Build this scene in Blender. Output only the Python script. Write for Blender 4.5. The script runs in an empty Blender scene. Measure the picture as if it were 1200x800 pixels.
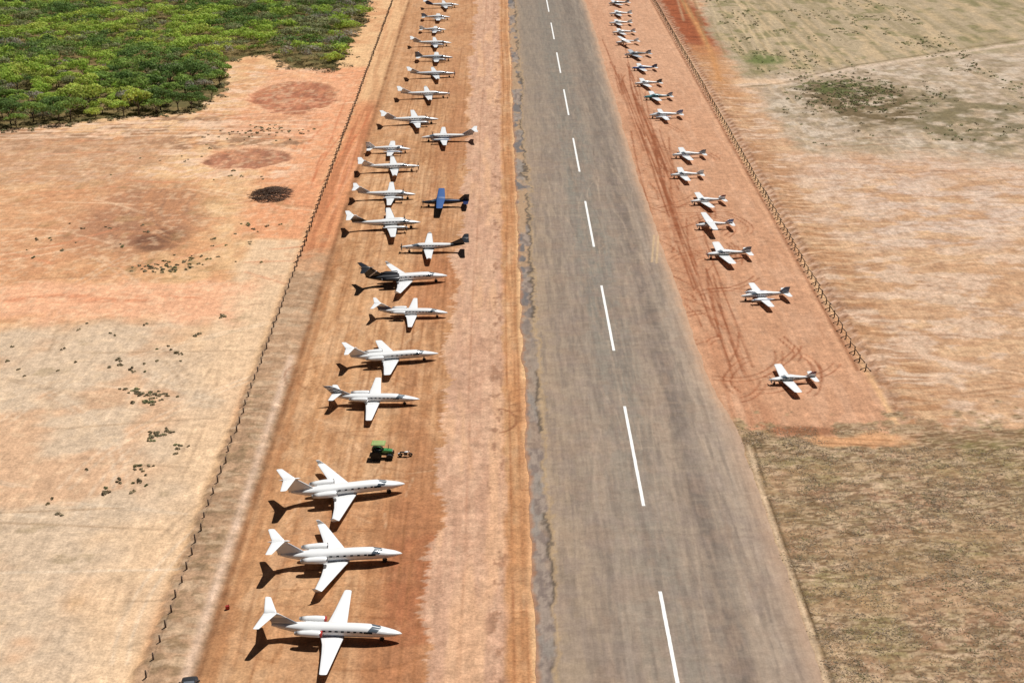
import bpy, math, random
import numpy as np
random.seed(7)
RNG = np.random.default_rng(7)
R = math.radians
scene = bpy.context.scene
col = bpy.data.collections.new("airfield")
scene.collection.children.link(col)

# ------------------------------------------------------------------ helpers
LIGHT = 1.28                                    # light level the base colours are divided by


def lin(r, g, b):
    """sunlit sRGB look -> base colour"""
    out = []
    for c in (r, g, b):
        c = c / 255.0
        c = c / 12.92 if c <= 0.04045 else ((c + 0.055) / 1.055) ** 2.4
        out.append(c / LIGHT)
    return np.array(out)


def link(o, parent=None):
    col.objects.link(o)
    if parent is not None:
        o.parent = parent
    return o


def empty(name, loc, rz=0.0, scale=(1, 1, 1)):
    o = bpy.data.objects.new(name, None)
    o.empty_display_size = 0.3
    o.location = loc
    o.rotation_euler = (0, 0, rz)
    o.scale = scale
    return link(o)


def tag(o, label=None, cat=None, group=None, kind=None):
    if label: o["label"] = label
    if cat: o["category"] = cat
    if group: o["group"] = group
    if kind: o["kind"] = kind
    return o


class MB:
    """collects vertices and faces (with a material index each)"""
    def __init__(s):
        s.v = []; s.f = []; s.m = []; s.smooth = []

    def add(s, verts, faces, mi=0, smooth=True):
        o = len(s.v)
        s.v.extend([tuple(map(float, p)) for p in verts])
        for f in faces:
            s.f.append([i + o for i in f]); s.m.append(mi); s.smooth.append(smooth)
        return s

    def loft(s, rings, mi=0, cap0=True, cap1=True, closed=True, smooth=True, mfun=None):
        n = len(rings[0]); v = [p for r in rings for p in r]; f = []; ms = []
        for i in range(len(rings) - 1):
            for j in range(n if closed else n - 1):
                k = (j + 1) % n
                f.append([i * n + j, i * n + k, (i + 1) * n + k, (i + 1) * n + j])
                ms.append(mfun(i, j) if mfun else mi)
        if cap0: f.append(list(range(n))[::-1]); ms.append(mi)
        if cap1: f.append([(len(rings) - 1) * n + j for j in range(n)]); ms.append(mi)
        o = len(s.v); s.v.extend([tuple(map(float, p)) for p in v])
        for q, m in zip(f, ms):
            s.f.append([i + o for i in q]); s.m.append(m); s.smooth.append(smooth)
        return s

    def box(s, c, d, mi=0, rz=0.0, ry=0.0, taper=1.0):
        x, y, z = [q / 2 for q in d]; pts = []
        for sz in (-1, 1):
            t = taper if sz > 0 else 1.0
            for sx, sy in ((-1, -1), (1, -1), (1, 1), (-1, 1)):
                px, py, pz = sx * x * t, sy * y * t, sz * z
                px, pz = px * math.cos(ry) + pz * math.sin(ry), -px * math.sin(ry) + pz * math.cos(ry)
                px, py = px * math.cos(rz) - py * math.sin(rz), px * math.sin(rz) + py * math.cos(rz)
                pts.append((c[0] + px, c[1] + py, c[2] + pz))
        return s.add(pts, [[3, 2, 1, 0], [4, 5, 6, 7], [0, 1, 5, 4], [1, 2, 6, 5], [2, 3, 7, 6], [3, 0, 4, 7]], mi, False)

    def tube(s, a, b, r0, r1=None, n=8, mi=0):
        r1 = r0 if r1 is None else r1
        a = np.array(a, float); b = np.array(b, float); d = b - a; d /= np.linalg.norm(d)
        u = np.cross(d, (0, 0, 1)) if abs(d[2]) < 0.9 else np.cross(d, (1, 0, 0)); u /= np.linalg.norm(u); w = np.cross(d, u)
        ring = lambda p, r: [p + r * (math.cos(t) * u + math.sin(t) * w) for t in np.linspace(0, 2 * math.pi, n, endpoint=False)]
        return s.loft([ring(a, r0), ring(b, r1)], mi)

    def lathe_x(s, prof, cy, cz, n=16, mi=0, cap0=True, cap1=True, mfun=None):
        ring = lambda x, r: [(x, cy + r * math.cos(t), cz + r * math.sin(t)) for t in np.linspace(0, 2 * math.pi, n, endpoint=False)]
        return s.loft([ring(x, r) for x, r in prof], mi, cap0, cap1, mfun=mfun)

    def wheel(s, c, r, w, n=18, mi=0, hub=None):
        """tyre turning about the y axis"""
        prof = [(-w / 2, r * .55), (-w / 2, r * .86), (-w * .3, r), (w * .3, r), (w / 2, r * .86), (w / 2, r * .55)]
        rings = [[(c[0] + q * math.cos(t), c[1] + y, c[2] + q * math.sin(t)) for t in np.linspace(0, 2 * math.pi, n, endpoint=False)] for y, q in prof]
        return s.loft(rings, mi)

    def mesh(s, name):
        me = bpy.data.meshes.new(name)
        me.from_pydata(s.v, [], s.f)
        me.polygons.foreach_set("material_index", s.m)
        me.polygons.foreach_set("use_smooth", s.smooth)
        me.update()
        return me


def setmats(me, mats):
    for m in mats: me.materials.append(m)


def part(name, mb, mats, parent):
    me = mb.mesh(name) if isinstance(mb, MB) else mb
    if not isinstance(mats, (list, tuple)): mats = [mats]
    if len(me.materials) == 0: setmats(me, mats)
    o = bpy.data.objects.new(name, me)
    link(o, parent)
    if me.users > 1:
        for i, m in enumerate(mats):
            if me.materials[i] is not m:
                o.material_slots[i].link = 'OBJECT'; o.material_slots[i].material = m
    return o


CACHE = {}


def cached(key, fn):
    if key not in CACHE:
        CACHE[key] = fn().mesh(key[-1] if isinstance(key, tuple) else key)
    return CACHE[key]


# ------------------------------------------------------------------ materials
def nodes_of(m):
    m.use_nodes = True
    nt = m.node_tree
    return nt, nt.nodes, nt.links, nt.nodes["Principled BSDF"]


MATS = {}


def mat(name, rgb, rough=0.5, metal=0.0, coat=0.0, grime=0.12, scale=1.5):
    """plain material with a little procedural unevenness"""
    if name in MATS: return MATS[name]
    m = bpy.data.materials.new(name); nt, N, L, b = nodes_of(m)
    tc = N.new("ShaderNodeTexCoord"); nz = N.new("ShaderNodeTexNoise")
    nz.inputs["Scale"].default_value = scale; nz.inputs["Detail"].default_value = 5
    L.new(tc.outputs["Object"], nz.inputs["Vector"])
    mx = N.new("ShaderNodeMix"); mx.data_type = 'RGBA'
    mx.inputs["A"].default_value = (*[c * (1 - grime) for c in rgb], 1)
    mx.inputs["B"].default_value = (*[min(1, c * (1 + grime)) for c in rgb], 1)
    L.new(nz.outputs["Fac"], mx.inputs["Factor"]); L.new(mx.outputs["Result"], b.inputs["Base Color"])
    b.inputs["Roughness"].default_value = rough; b.inputs["Metallic"].default_value = metal
    b.inputs["Coat Weight"].default_value = coat
    MATS[name] = m
    return m


def livery(name, base, rules, rough=0.32):
    """aircraft paint: rules = (colour, a, b, w, xmin, xmax): a band of half-width w about z = a + b*x, for xmin < x < xmax"""
    if name in MATS: return MATS[name]
    m = bpy.data.materials.new(name); nt, N, L, b = nodes_of(m)
    tc = N.new("ShaderNodeTexCoord"); sx = N.new("ShaderNodeSeparateXYZ"); L.new(tc.outputs["Object"], sx.inputs[0])

    def math_(op, a, c):
        n = N.new("ShaderNodeMath"); n.operation = op
        for i, v in enumerate((a, c)):
            if isinstance(v, (int, float)): n.inputs[i].default_value = v
            else: L.new(v, n.inputs[i])
        return n.outputs[0]
    nz = N.new("ShaderNodeTexNoise"); nz.inputs["Scale"].default_value = 1.1; nz.inputs["Detail"].default_value = 6
    L.new(tc.outputs["Object"], nz.inputs["Vector"])
    mx = N.new("ShaderNodeMix"); mx.data_type = 'RGBA'
    mx.inputs["A"].default_value = (*[c * .93 for c in base], 1); mx.inputs["B"].default_value = (*base, 1)
    L.new(nz.outputs["Fac"], mx.inputs["Factor"])
    cur = mx.outputs["Result"]
    X, Z = sx.outputs["X"], sx.outputs["Z"]
    for (c, a, sl, w, x0, x1) in rules:
        d = math_('SUBTRACT', Z, math_('ADD', math_('MULTIPLY', X, float(sl)), float(a)))
        k = math_('LESS_THAN', math_('ABSOLUTE', d, 0.0), float(w))
        k = math_('MULTIPLY', k, math_('GREATER_THAN', X, float(x0)))
        k = math_('MULTIPLY', k, math_('LESS_THAN', X, float(x1)))
        q = N.new("ShaderNodeMix"); q.data_type = 'RGBA'
        L.new(k, q.inputs["Factor"]); L.new(cur, q.inputs["A"]); q.inputs["B"].default_value = (*c, 1)
        cur = q.outputs["Result"]
    L.new(cur, b.inputs["Base Color"])
    b.inputs["Roughness"].default_value = rough; b.inputs["Coat Weight"].default_value = 0.25
    MATS[name] = m
    return m


WHITE_C = (.80, .80, .79); GREY_C = (.42, .44, .47); SILVER_C = (.30, .31, .33); NAVY_C = (.02, .035, .11); BLACK_C = (.012, .012, .014)
RED_C = (.42, .03, .02); BLUE_C = (.016, .075, .24); TEAL_C = (.03, .30, .30); GREEN_C = (.02, .12, .05); MAROON_C = (.16, .02, .03); GOLD_C = (.35, .24, .09)
WHITE = mat("white_paint", WHITE_C, .3, coat=.25, grime=.04)
WING_GREY = mat("control_surface_paint", (.70, .70, .70), .4, grime=.05)
GREY = mat("grey_paint", GREY_C, .35)
DARK_BOOT = mat("rubber_boot", (.03, .03, .032), .6)
GLASS = mat("dark_glass", (.012, .016, .022), .08, coat=.6)
SCREEN = mat("windscreen_glass", (.10, .125, .15), .12, coat=.6)
TYRE = mat("tyre_rubber", (.018, .017, .016), .8)
METAL = mat("bare_metal", (.55, .55, .56), .3, metal=.9)
STRUT = mat("gear_strut", (.45, .45, .45), .4)
DARK = mat("dark_intake", (.015, .015, .016), .6)
BLACK = mat("black_paint", BLACK_C, .3, coat=.3)
NAVY = mat("navy_paint", NAVY_C, .3, coat=.3)
BLUE = mat("blue_paint", BLUE_C, .5)
RED = mat("red_cover", RED_C, .7)
MAROON = mat("maroon_paint", MAROON_C, .4)
TEAL = mat("teal_paint", TEAL_C, .4)
CREAM = mat("cream_paint", (.70, .67, .58), .4)

# ------------------------------------------------------------------ camera, sun, sky
CAM_H = 89.5
cam = bpy.data.cameras.new("camera"); cam_o = bpy.data.objects.new("camera", cam); col.objects.link(cam_o)
cam_o.location = (-18.27, 0, CAM_H)
cam_o.rotation_euler = (R(90 - 23.0), 0, -0.009976)
cam.lens = 49.826; cam.sensor_width = 36; cam.clip_start = 1; cam.clip_end = 20000
scene.camera = cam_o

SUN = np.array((.30, .46, 1.0)); SUN = SUN / np.linalg.norm(SUN)
sun = bpy.data.lights.new("sun", 'SUN'); sun.energy = 5.05; sun.angle = R(.53); sun.color = (1.0, .98, .95)
sun_o = bpy.data.objects.new("sun", sun); col.objects.link(sun_o)
from mathutils import Vector
sun_o.rotation_euler = Vector(SUN).to_track_quat('Z', 'Y').to_euler()
sun_o.location = (60, 90, 200)
world = bpy.data.worlds.new("World"); scene.world = world; world.use_nodes = True
wn = world.node_tree; bg = wn.nodes["Background"]
sky = wn.nodes.new("ShaderNodeTexSky"); sky.sky_type = 'NISHITA'; sky.sun_disc = False
sky.sun_elevation = math.asin(SUN[2]); sky.sun_rotation = math.atan2(SUN[0], SUN[1]); sky.dust_density = 2.0
wn.links.new(sky.outputs[0], bg.inputs[0]); bg.inputs[1].default_value = .015
scene.view_settings.view_transform = 'Standard'; scene.view_settings.look = 'None'
scene.view_settings.exposure = 0; scene.view_settings.gamma = 1
scene.cycles.max_bounces = 6

# ------------------------------------------------------------------ noise
_T = RNG.random((256, 256)).astype(np.float32)


def vnoise(x, y, s):
    x = x + s * 17.31; y = y + s * 9.73
    xi = np.floor(x).astype(np.int64); yi = np.floor(y).astype(np.int64)
    fx = (x - xi).astype(np.float32); fy = (y - yi).astype(np.float32)
    fx = fx * fx * (3 - 2 * fx); fy = fy * fy * (3 - 2 * fy)
    a = _T[xi & 255, yi & 255]; b = _T[(xi + 1) & 255, yi & 255]
    c = _T[xi & 255, (yi + 1) & 255]; d = _T[(xi + 1) & 255, (yi + 1) & 255]
    return (a * (1 - fx) + b * fx) * (1 - fy) + (c * (1 - fx) + d * fx) * fy


def fbm(x, y, octv=4, s=0.0):
    t = np.zeros_like(x, dtype=np.float32); a = .5; tot = 0
    for i in range(octv):
        t += a * vnoise(x * 2 ** i, y * 2 ** i, s + i * 3.7); tot += a; a *= .55
    return t / tot


def ss(a, b, x):
    t = np.clip((x - a) / (b - a), 0, 1)
    return t * t * (3 - 2 * t)


class Canvas:
    """a tensor grid of ground points with a colour at each"""
    def __init__(s, xs, ys):
        s.xs, s.ys = xs, ys
        s.X, s.Y = [a.astype(np.float32) for a in np.meshgrid(xs, ys)]
        s.C = np.zeros((*s.X.shape, 3), np.float32); s.Z = np.zeros_like(s.X)

    def fill(s, c): s.C[:] = lin(*c)

    def mix(s, m, c):
        m = m[..., None]
        cc = lin(*c) if isinstance(c, tuple) else c
        s.C += m * (cc - s.C)

    def mul(s, m): s.C *= m[..., None]

    def n(s, sx, sy, o=4, k=0.0): return fbm(s.X / sx, s.Y / sy, o, k)

    def box(s, x0, x1, y0, y1, f=1.0, amp=0.0, sc=4.0, k=0.0):
        X, Y = s.X, s.Y
        if amp:
            X = X + (s.n(sc, sc, 4, k) - .5) * 2 * amp; Y = Y + (s.n(sc, sc, 4, k + 5) - .5) * 2 * amp
        return ss(x0 - f, x0 + f, X) * (1 - ss(x1 - f, x1 + f, X)) * ss(y0 - f, y0 + f, Y) * (1 - ss(y1 - f, y1 + f, Y))

    def ell(s, cx, cy, rx, ry, f=.12, amp=0.0, sc=4.0, k=0.0):
        X = s.X; Y = s.Y
        d = np.sqrt(((X - cx) / rx) ** 2 + ((Y - cy) / ry) ** 2)
        if amp: d = d + (s.n(sc, sc, 4, k) - .5) * 2 * amp
        return 1 - ss(1 - f, 1 + f, d)

    def line(s, pts, w, c, a, z=0.0):
        """a wheel track or crease: soft line of half-width w along a polyline"""
        pts = np.array(pts, float)
        x0, y0 = pts.min(0) - 2 * w - .5; x1, y1 = pts.max(0) + 2 * w + .5
        i0, i1 = np.searchsorted(s.xs, (x0, x1)); j0, j1 = np.searchsorted(s.ys, (y0, y1))
        if i1 <= i0 or j1 <= j0: return
        X = s.X[j0:j1, i0:i1]; Y = s.Y[j0:j1, i0:i1]; D = np.full(X.shape, 1e9, np.float32)
        for (ax, ay), (bx, by) in zip(pts[:-1], pts[1:]):
            dx, dy = bx - ax, by - ay; l2 = dx * dx + dy * dy + 1e-9
            t = np.clip(((X - ax) * dx + (Y - ay) * dy) / l2, 0, 1)
            D = np.minimum(D, (X - ax - t * dx) ** 2 + (Y - ay - t * dy) ** 2)
        m = np.exp(-D / (w * w)) * a * (.45 + 1.1 * fbm(X / 1.7, Y / 2.5, 3, 41))
        m = np.clip(m, 0, 1)
        s.C[j0:j1, i0:i1] += m[..., None] * (lin(*c) - s.C[j0:j1, i0:i1])
        if z: s.Z[j0:j1, i0:i1] += m * z

    def build(s, name, material):
        ny, nx = s.X.shape
        me = bpy.data.meshes.new(name)
        co = np.stack([s.X, s.Y, s.Z], -1).reshape(-1, 3).astype(np.float32)
        me.vertices.add(nx * ny); me.vertices.foreach_set("co", co.ravel())
        idx = np.arange(nx * ny).reshape(ny, nx)
        q = np.stack([idx[:-1, :-1], idx[:-1, 1:], idx[1:, 1:], idx[1:, :-1]], -1).reshape(-1, 4)
        me.loops.add(q.size); me.loops.foreach_set("vertex_index", q.ravel().astype(np.int32))
        me.polygons.add(len(q)); me.polygons.foreach_set("loop_start", (np.arange(len(q)) * 4).astype(np.int32))
        me.polygons.foreach_set("use_smooth", np.ones(len(q), bool))
        me.update(calc_edges=True)
        at = me.attributes.new("earth", 'FLOAT_COLOR', 'POINT')
        c4 = np.ones((nx * ny, 4), np.float32); c4[:, :3] = np.clip(s.C.reshape(-1, 3), .004, .9)
        at.data.foreach_set("color", c4.ravel())
        me.materials.append(material)
        o = bpy.data.objects.new(name, me); col.objects.link(o)
        return o


def earth_material(name, fine=3.0, amt=.22, mid=.16, streak=.10, bump=.3, rough=.95, stretch=(1.6, .16, 1)):
    m = bpy.data.materials.new(name); nt, N, L, b = nodes_of(m)
    at = N.new("ShaderNodeAttribute"); at.attribute_name = "earth"
    tc = N.new("ShaderNodeTexCoord")

    def noise(scale, detail, rgh, amt_, vec=None, lo=.36, hi=.64):
        n = N.new("ShaderNodeTexNoise"); n.inputs["Scale"].default_value = scale; n.inputs["Detail"].default_value = detail; n.inputs["Roughness"].default_value = rgh
        L.new(vec or tc.outputs["Object"], n.inputs["Vector"])
        r = N.new("ShaderNodeMapRange"); r.inputs["From Min"].default_value = lo; r.inputs["From Max"].default_value = hi
        r.inputs["To Min"].default_value = 1 - amt_; r.inputs["To Max"].default_value = 1 + amt_; L.new(n.outputs["Fac"], r.inputs["Value"])
        return n.outputs["Fac"], r.outputs[0]

    def mul(a_, b_):
        q = N.new("ShaderNodeMath"); q.operation = 'MULTIPLY'; L.new(a_, q.inputs[0]); L.new(b_, q.inputs[1]); return q.outputs[0]
    mp = N.new("ShaderNodeMapping"); mp.inputs["Scale"].default_value = stretch; L.new(tc.outputs["Object"], mp.inputs["Vector"])
    f1, r1 = noise(fine, 7, .72, amt)
    f2, r2 = noise(fine * .27, 6, .68, mid)
    f3, r3 = noise(1.0, 6, .68, streak, mp.outputs[0])
    k = mul(mul(r1, r2), r3)
    vm = N.new("ShaderNodeVectorMath"); vm.operation = 'SCALE'; L.new(at.outputs["Color"], vm.inputs[0]); L.new(k, vm.inputs["Scale"])
    L.new(vm.outputs[0], b.inputs["Base Color"])
    b.inputs["Roughness"].default_value = rough; b.inputs["Specular IOR Level"].default_value = .15
    bp = N.new("ShaderNodeBump"); bp.inputs["Strength"].default_value = bump; bp.inputs["Distance"].default_value = .12
    L.new(f1, bp.inputs["Height"]); L.new(bp.outputs[0], b.inputs["Normal"])
    return m


def axis(*segs):
    out = []
    for a, b, st in segs: out.append(np.arange(a, b - 1e-6, st))
    return np.concatenate(out)


# ------------------------------------------------------------------ ground
xs = axis((-6000, -900, 600), (-900, -360, 45), (-360, -210, 2.0), (-210, -115, 1.0), (-115, -60, .5), (-60, 42, .3), (42, 75, .5), (75, 130, 1.0), (130, 260, 2.0), (260, 900, 40), (900, 6601, 600))
ys = axis((-2500, -100, 300), (-100, 95, 8), (95, 200, .26), (200, 300, .4), (300, 420, .6), (420, 600, .9), (600, 900, 12), (900, 9001, 450))
g = Canvas(xs, ys)
X, Y = g.X, g.Y
big = g.n(25, 25, 4, 1); mid = g.n(5, 5, 4, 2); sml = g.n(1.6, 1.6, 3, 3); stk = g.n(1.1, 38, 4, 4); stk2 = g.n(.8, 9, 3, 5)
wx = (g.n(9, 9, 3, 95) - .5) * 5; wy = (g.n(11, 11, 3, 96) - .5) * 9
hor = fbm((X + wx) / 8, (Y + wy + .12 * X) / 1.5, 4, 6); med = g.n(2.4, 3.2, 4, 97)                                   # creases running across the strip
g.fill((226, 182, 136))
g.mix(ss(.4, .65, big), (214, 160, 116))
# --- left of the fence
lf = 1 - ss(-57.5, -55.5, X)
g.mix(lf * ss(.42, .62, mid) * .5, (236, 196, 148))
g.mix(lf * g.box(-70, -54, 262, 420, 3, 5, 8, 7) * .8, (226, 154, 112))
g.mix(lf * g.box(-66, -55, 60, 262, 1.6, 1.6, 6, 8) * .85, (228, 194, 158))
g.mix(lf * g.box(-400, -65.5, 60, 222, 5.0, 9.0, 11, 9), (213, 186, 157))
g.mix(lf * g.box(-400, -65.5, 60, 224, 3.0, 5.0, 9, 9) * ss(.46, .62, g.n(12, 12, 4, 114)) * .7, (214, 168, 130))
for k in range(40):                                        # faint wheel marks and scrapes on the pale flat
    x0, y0 = RNG.uniform(-100, -59), RNG.uniform(115, 224); l = RNG.uniform(8, 40); a = RNG.choice([1.75, 1.7, .1, 2.8]) + RNG.normal(0, .15); b_ = RNG.normal(0, .012)
    for o_ in (0, 1.6): g.line([(x0 + o_ + l * t * math.cos(a) + b_ * (l * t) ** 2, y0 + l * t * math.sin(a)) for t in np.linspace(0, 1, 9)], .22, [(176, 146, 116), (228, 204, 176)][k % 2], .5)
g.mix(lf * g.box(-400, -62.0, 220, 240, 3.0, 7.0, 9, 10) * .85, (238, 180, 142))
g.mix(lf * g.box(-400, -70, 229, 233, .8, 1.0, 5, 11) * .7 * ss(.4, .6, hor), (214, 142, 104))
g.mix(lf * g.box(-300, -64, 326, 362, 2.5, 5, 7, 12) * ss(.46, .54, g.n(3.4, 4.0, 4, 13)) * .9, (160, 122, 94))
g.mix(lf * g.box(-300, -64, 300, 420, 4, 5, 7, 14) * ss(.53, .58, g.n(3.6, 2.4, 4, 15)) * .85, (236, 198, 166))
g.mix(lf * g.box(-300, -96, 300, 340, 4, 6, 9, 16) * .7, (190, 146, 112))
g.mix(lf * g.ell(-92, 276, 13, 24, .35, .3, 7, 17) * .85, (160, 112, 86))
g.mix(lf * g.ell(-84, 262, 5, 7, .2, .2, 4, 18) * .8, (120, 82, 62))
g.mix(lf * g.box(-170, -100, 240, 300, 6, 8, 16, 19) * .6, (206, 150, 112))
g.mix(lf * g.box(-86, -58, 340, 415, 4, 5, 9, 20) * .6, (234, 168, 128))
for (cx, cy, rx, ry, c, k) in ((-76.3, 319.8, 9.4, 8.6, (176, 120, 92), 21), (-73.8, 382, 11, 18, (182, 118, 88), 22)):
    g.mix(lf * g.ell(cx, cy + 1.0, rx * 1.18, ry * 1.22, .16, .12, 4, k) * .75, (238, 180, 140))
    e = g.ell(cx, cy, rx, ry, .07, .34, 4.5, k + 3) * (.55 + .45 * ss(.34, .5, g.n(2.6, 3.4, 4, k + 6)))
    g.mix(lf * e, c); g.mul(1 - lf * e * (.9 * (fbm((X + wx * .4) / 1.2, Y / 5, 3, 99) - .5) + .3 * (sml - .5))); g.Z -= lf * e * .25
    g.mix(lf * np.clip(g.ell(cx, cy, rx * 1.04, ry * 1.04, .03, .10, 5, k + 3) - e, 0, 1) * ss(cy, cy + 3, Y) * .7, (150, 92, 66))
for k in range(5):                                         # pale ruts in the cleared field
    yy = 340 + 3.2 * k
    g.line([(-190, yy - 6), (-120, yy), (-96, yy + 1.5), (-74 + 3 * k, yy - 1 + k)], .45, (240, 205, 172), .7)
for k in range(26):                                        # curved ruts round the brush heap
    r = 9 + k * .55; cx, cy = -66, 288; a0 = RNG.uniform(1.6, 3.2); a1 = a0 + RNG.uniform(.6, 1.8)
    g.line([(cx + 1.2 * r * math.cos(t), cy + 1.5 * r * math.sin(t)) for t in np.linspace(a0, a1, 14)], .3, (208, 148, 104), .45)
g.mix(lf * g.box(-400, -57, 236, 420, 3, 3) * ss(.54, .62, med) * .35, (200, 142, 102)); g.mix(lf * g.box(-400, -57, 60, 420, 3, 3) * ss(.58, .66, g.n(1.3, 1.6, 3, 98)) * .3, (242, 208, 170))
for k in range(70):                                        # faint creases over the cleared ground
    x0, y0 = RNG.uniform(-125, -60), RNG.uniform(236, 415); l = RNG.uniform(5, 22); a = RNG.normal(0, .35); b_ = RNG.normal(0, .05)
    g.line([(x0 + l * t, y0 + l * t * a + b_ * (l * t) ** 2 * .4) for t in np.linspace(0, 1, 9)], RNG.uniform(.25, .5), [(176, 124, 90), (244, 206, 168), (214, 138, 100)][k % 3], .5)
# dark scrub stains
sc_ = ss(.62, .70, g.n(3.0, 3.6, 4, 24)) * ss(.48, .6, g.n(16, 16, 3, 25))
g.mix(lf * sc_ * g.box(-400, -60, 60, 224, 2, 2) * .45, (160, 138, 104))
g.mix(lf * sc_ * g.box(-400, -60, 242, 300, 3, 3) * .5, (178, 138, 96))
g.mix(lf * ss(.56, .64, g.n(2.6, 3, 4, 26)) * g.ell(-80, 246, 9, 6, .5, .3, 4, 27) * .7, (140, 116, 76))
# woodland floor
FRONT = [(-400, 335), (-240, 343), (-143, 347), (-124, 355), (-104, 363), (-97, 366), (-94.6, 385), (-97, 407), (-102, 422), (-95, 435), (-88, 439), (-80, 419), (-71, 418), (-65.5, 415), (-65, 443), (-67, 457), (-64, 486), (-66.5, 538), (-66, 900)]


def in_wood(px, py, pad=0.0):
    """True where the wood stands"""
    poly = FRONT + [(-900, 900), (-900, 335)]
    inside = np.zeros(np.shape(px), bool); n = len(poly)
    for i in range(n):
        (x0, y0), (x1, y1) = poly[i], poly[(i + 1) % n]
        c = ((y0 > py) != (y1 > py)) & (px < (x1 - x0) * (py - y0) / ((y1 - y0) or 1e-9) + x0)
        inside ^= c
    return inside


w_ = in_wood(X + (mid - .5) * 6, Y + (sml - .5) * 6).astype(np.float32)
g.mix(w_ * .9, (112, 98, 58)); g.mix(w_ * ss(.5, .6, mid) * .6, (86, 84, 46))
# --- bank between fence and apron
ba = ss(-56.6, -55.4, X + (sml - .5) * 1.2) * (1 - ss(-50.2, -49.2, X + (sml - .5) * .5))
near = 1 - ss(236, 262, Y + (mid - .5) * 30)
g.mix(ba * (1 - near), (216, 150, 106)); g.mix(ba * (1 - near) * ss(.45, .6, stk) * .8, (186, 120, 82))
g.mix(ba * ss(368, 384, Y + (mid - .5) * 12), (224, 178, 132)); g.mix(ba * ss(368, 384, Y) * ss(.5, .62, stk) * .5, (196, 140, 98))
g.mix(ba * near, (190, 154, 122)); g.mix(ba * near * ss(.42, .62, hor) * .55, (160, 126, 96))
g.mix(ba * near * (1 - ss(190, 200, Y)) * ss(.52, .6, g.n(1.2, .9, 3, 30)) * .6, (140, 116, 86))
g.mix(ba * near * ss(.56, .66, g.n(2.2, 1.2, 3, 31)) * .6, (206, 176, 144))
g.Z += ba * near * (.35 * ss(-50, -53, X) + .35 * (hor - .5) + .2 * (sml - .5))
g.Z += ba * (1 - near) * .15 * (stk - .5)
for k in range(16):
    x0 = RNG.uniform(-66, -52); y0 = RNG.uniform(272, 330); l = RNG.uniform(20, 60)
    g.line([(x0 + .9 * math.sin(3 * t + k) + 1.5 * t, y0 + l * t) for t in np.linspace(0, 1, 8)], .25, [(196, 110, 72), (238, 178, 138)][k % 2], .5)
# --- apron for the parked planes
ap = ss(-50.0, -49.0, X + (sml - .5) * .5) * (1 - ss(-15.5, -14.5, X))
g.mix(ap, (207, 160, 117))
g.mix(ap * ss(.42, .62, stk) * .65, (184, 133, 91)); g.mix(ap * ss(.52, .68, g.n(.7, 20, 4, 32)) * .6, (222, 174, 130))
g.mix(ap * ss(.5, .64, g.n(1.3, 7, 4, 100)) * .5, (178, 126, 86)); g.mix(ap * ss(.52, .66, g.n(2.2, 4.5, 4, 101)) * .4, (214, 174, 136))
g.mix(ap * ss(.48, .66, big) * .45, (178, 128, 88))
g.mix(ap * g.box(-33, -25, 0, 700, 2, 1.8, 12, 33) * (.25 + .5 * ss(.4, .6, g.n(6, 30, 3, 34))), (178, 122, 84))
g.mix(ap * g.box(-33, -25.2, 120, 160, 3, 2, 8, 35) * .45, (174, 114, 78))
g.mix(ap * ss(300, 420, Y) * .35, (198, 148, 108))
g.line([(-49.6, 60), (-49.6, 200), (-50.0, 300), (-51.2, 540), (-51.5, 700)], .6, (150, 104, 70), .9)
g.line([(-48.2, 60), (-48.4, 220), (-49.2, 300), (-50.2, 540)], .5, (176, 122, 82), .6)
g.line([(-50.9, 60), (-50.9, 170), (-51.0, 205)], .55, (222, 190, 164), .8, .15)
for k in range(150):                                       # short scratches, scrapes and drag marks
    x, y = RNG.uniform(-48, -26), RNG.uniform(115, 330); a = RNG.choice([1.57, 1.57, .1, 2.9, 1.2]) + RNG.normal(0, .25); l = RNG.uniform(1.5, 7)
    g.line([(x, y), (x + l * .5 * math.cos(a) + RNG.normal(0, .2), y + l * .5 * math.sin(a)), (x + l * math.cos(a), y + l * math.sin(a))], .13, [(150, 98, 60), (150, 98, 60), (232, 190, 150)][k % 3], .55)
for (xa, xb, y, a) in ((-29.6, -23.5, 143.6, .8), (-45, -28, 135.2, .35), (-40, -27, 139.5, .4), (-46, -39, 138.3, .4), (-36, -28, 132.8, .5), (-44, -27, 151.5, .35), (-42, -30, 165.2, .35), (-40, -28, 177.5, .35)):
    g.line([(xa + (xb - xa) * t, y + RNG.normal(0, .18) + .4 * math.sin(3 * t + xa)) for t in np.linspace(0, 1, 10)], .14, (140, 88, 54), a)
g.mix(g.box(-31.5, -25.6, 128, 150, .8, 1.4, 4, 102) * (.35 + .4 * ss(.4, .6, med)), (168, 106, 72))
g.mix(g.ell(-30, 236, 5, 16, .4, .3, 5, 103) * .5, (186, 122, 82)); g.mix(g.ell(-38, 150, 7, 9, .5, .3, 4, 104) * .35, (180, 124, 84))
for k in range(60):
    x = RNG.uniform(-47, -27); y0 = RNG.uniform(100, 480); l = RNG.uniform(20, 110)
    d = RNG.uniform(-2, 2)
    for o in (0, RNG.choice([1.5, 2.2])):
        g.line([(x + o + d * t * t, y0 + l * t) for t in np.linspace(0, 1, 8)], .14, (150, 100, 64), .42)
for (cx, cy, r, a0, a1) in ((-44, 197, 5, 1.8, 4.2), (-43.5, 198, 7.5, 1.9, 3.8), (-36, 180, 8, .3, 2.4), (-31, 215, 9, 2.5, 4.4), (-38, 275, 9, 1.4, 3.6), (-42, 244, 7, 2, 4), (-33, 133, 10, 4.2, 6.0)):
    g.line([(cx + r * math.cos(t), cy + r * math.sin(t)) for t in np.linspace(a0, a1, 16)], .22, (150, 98, 62), .5)
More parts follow.
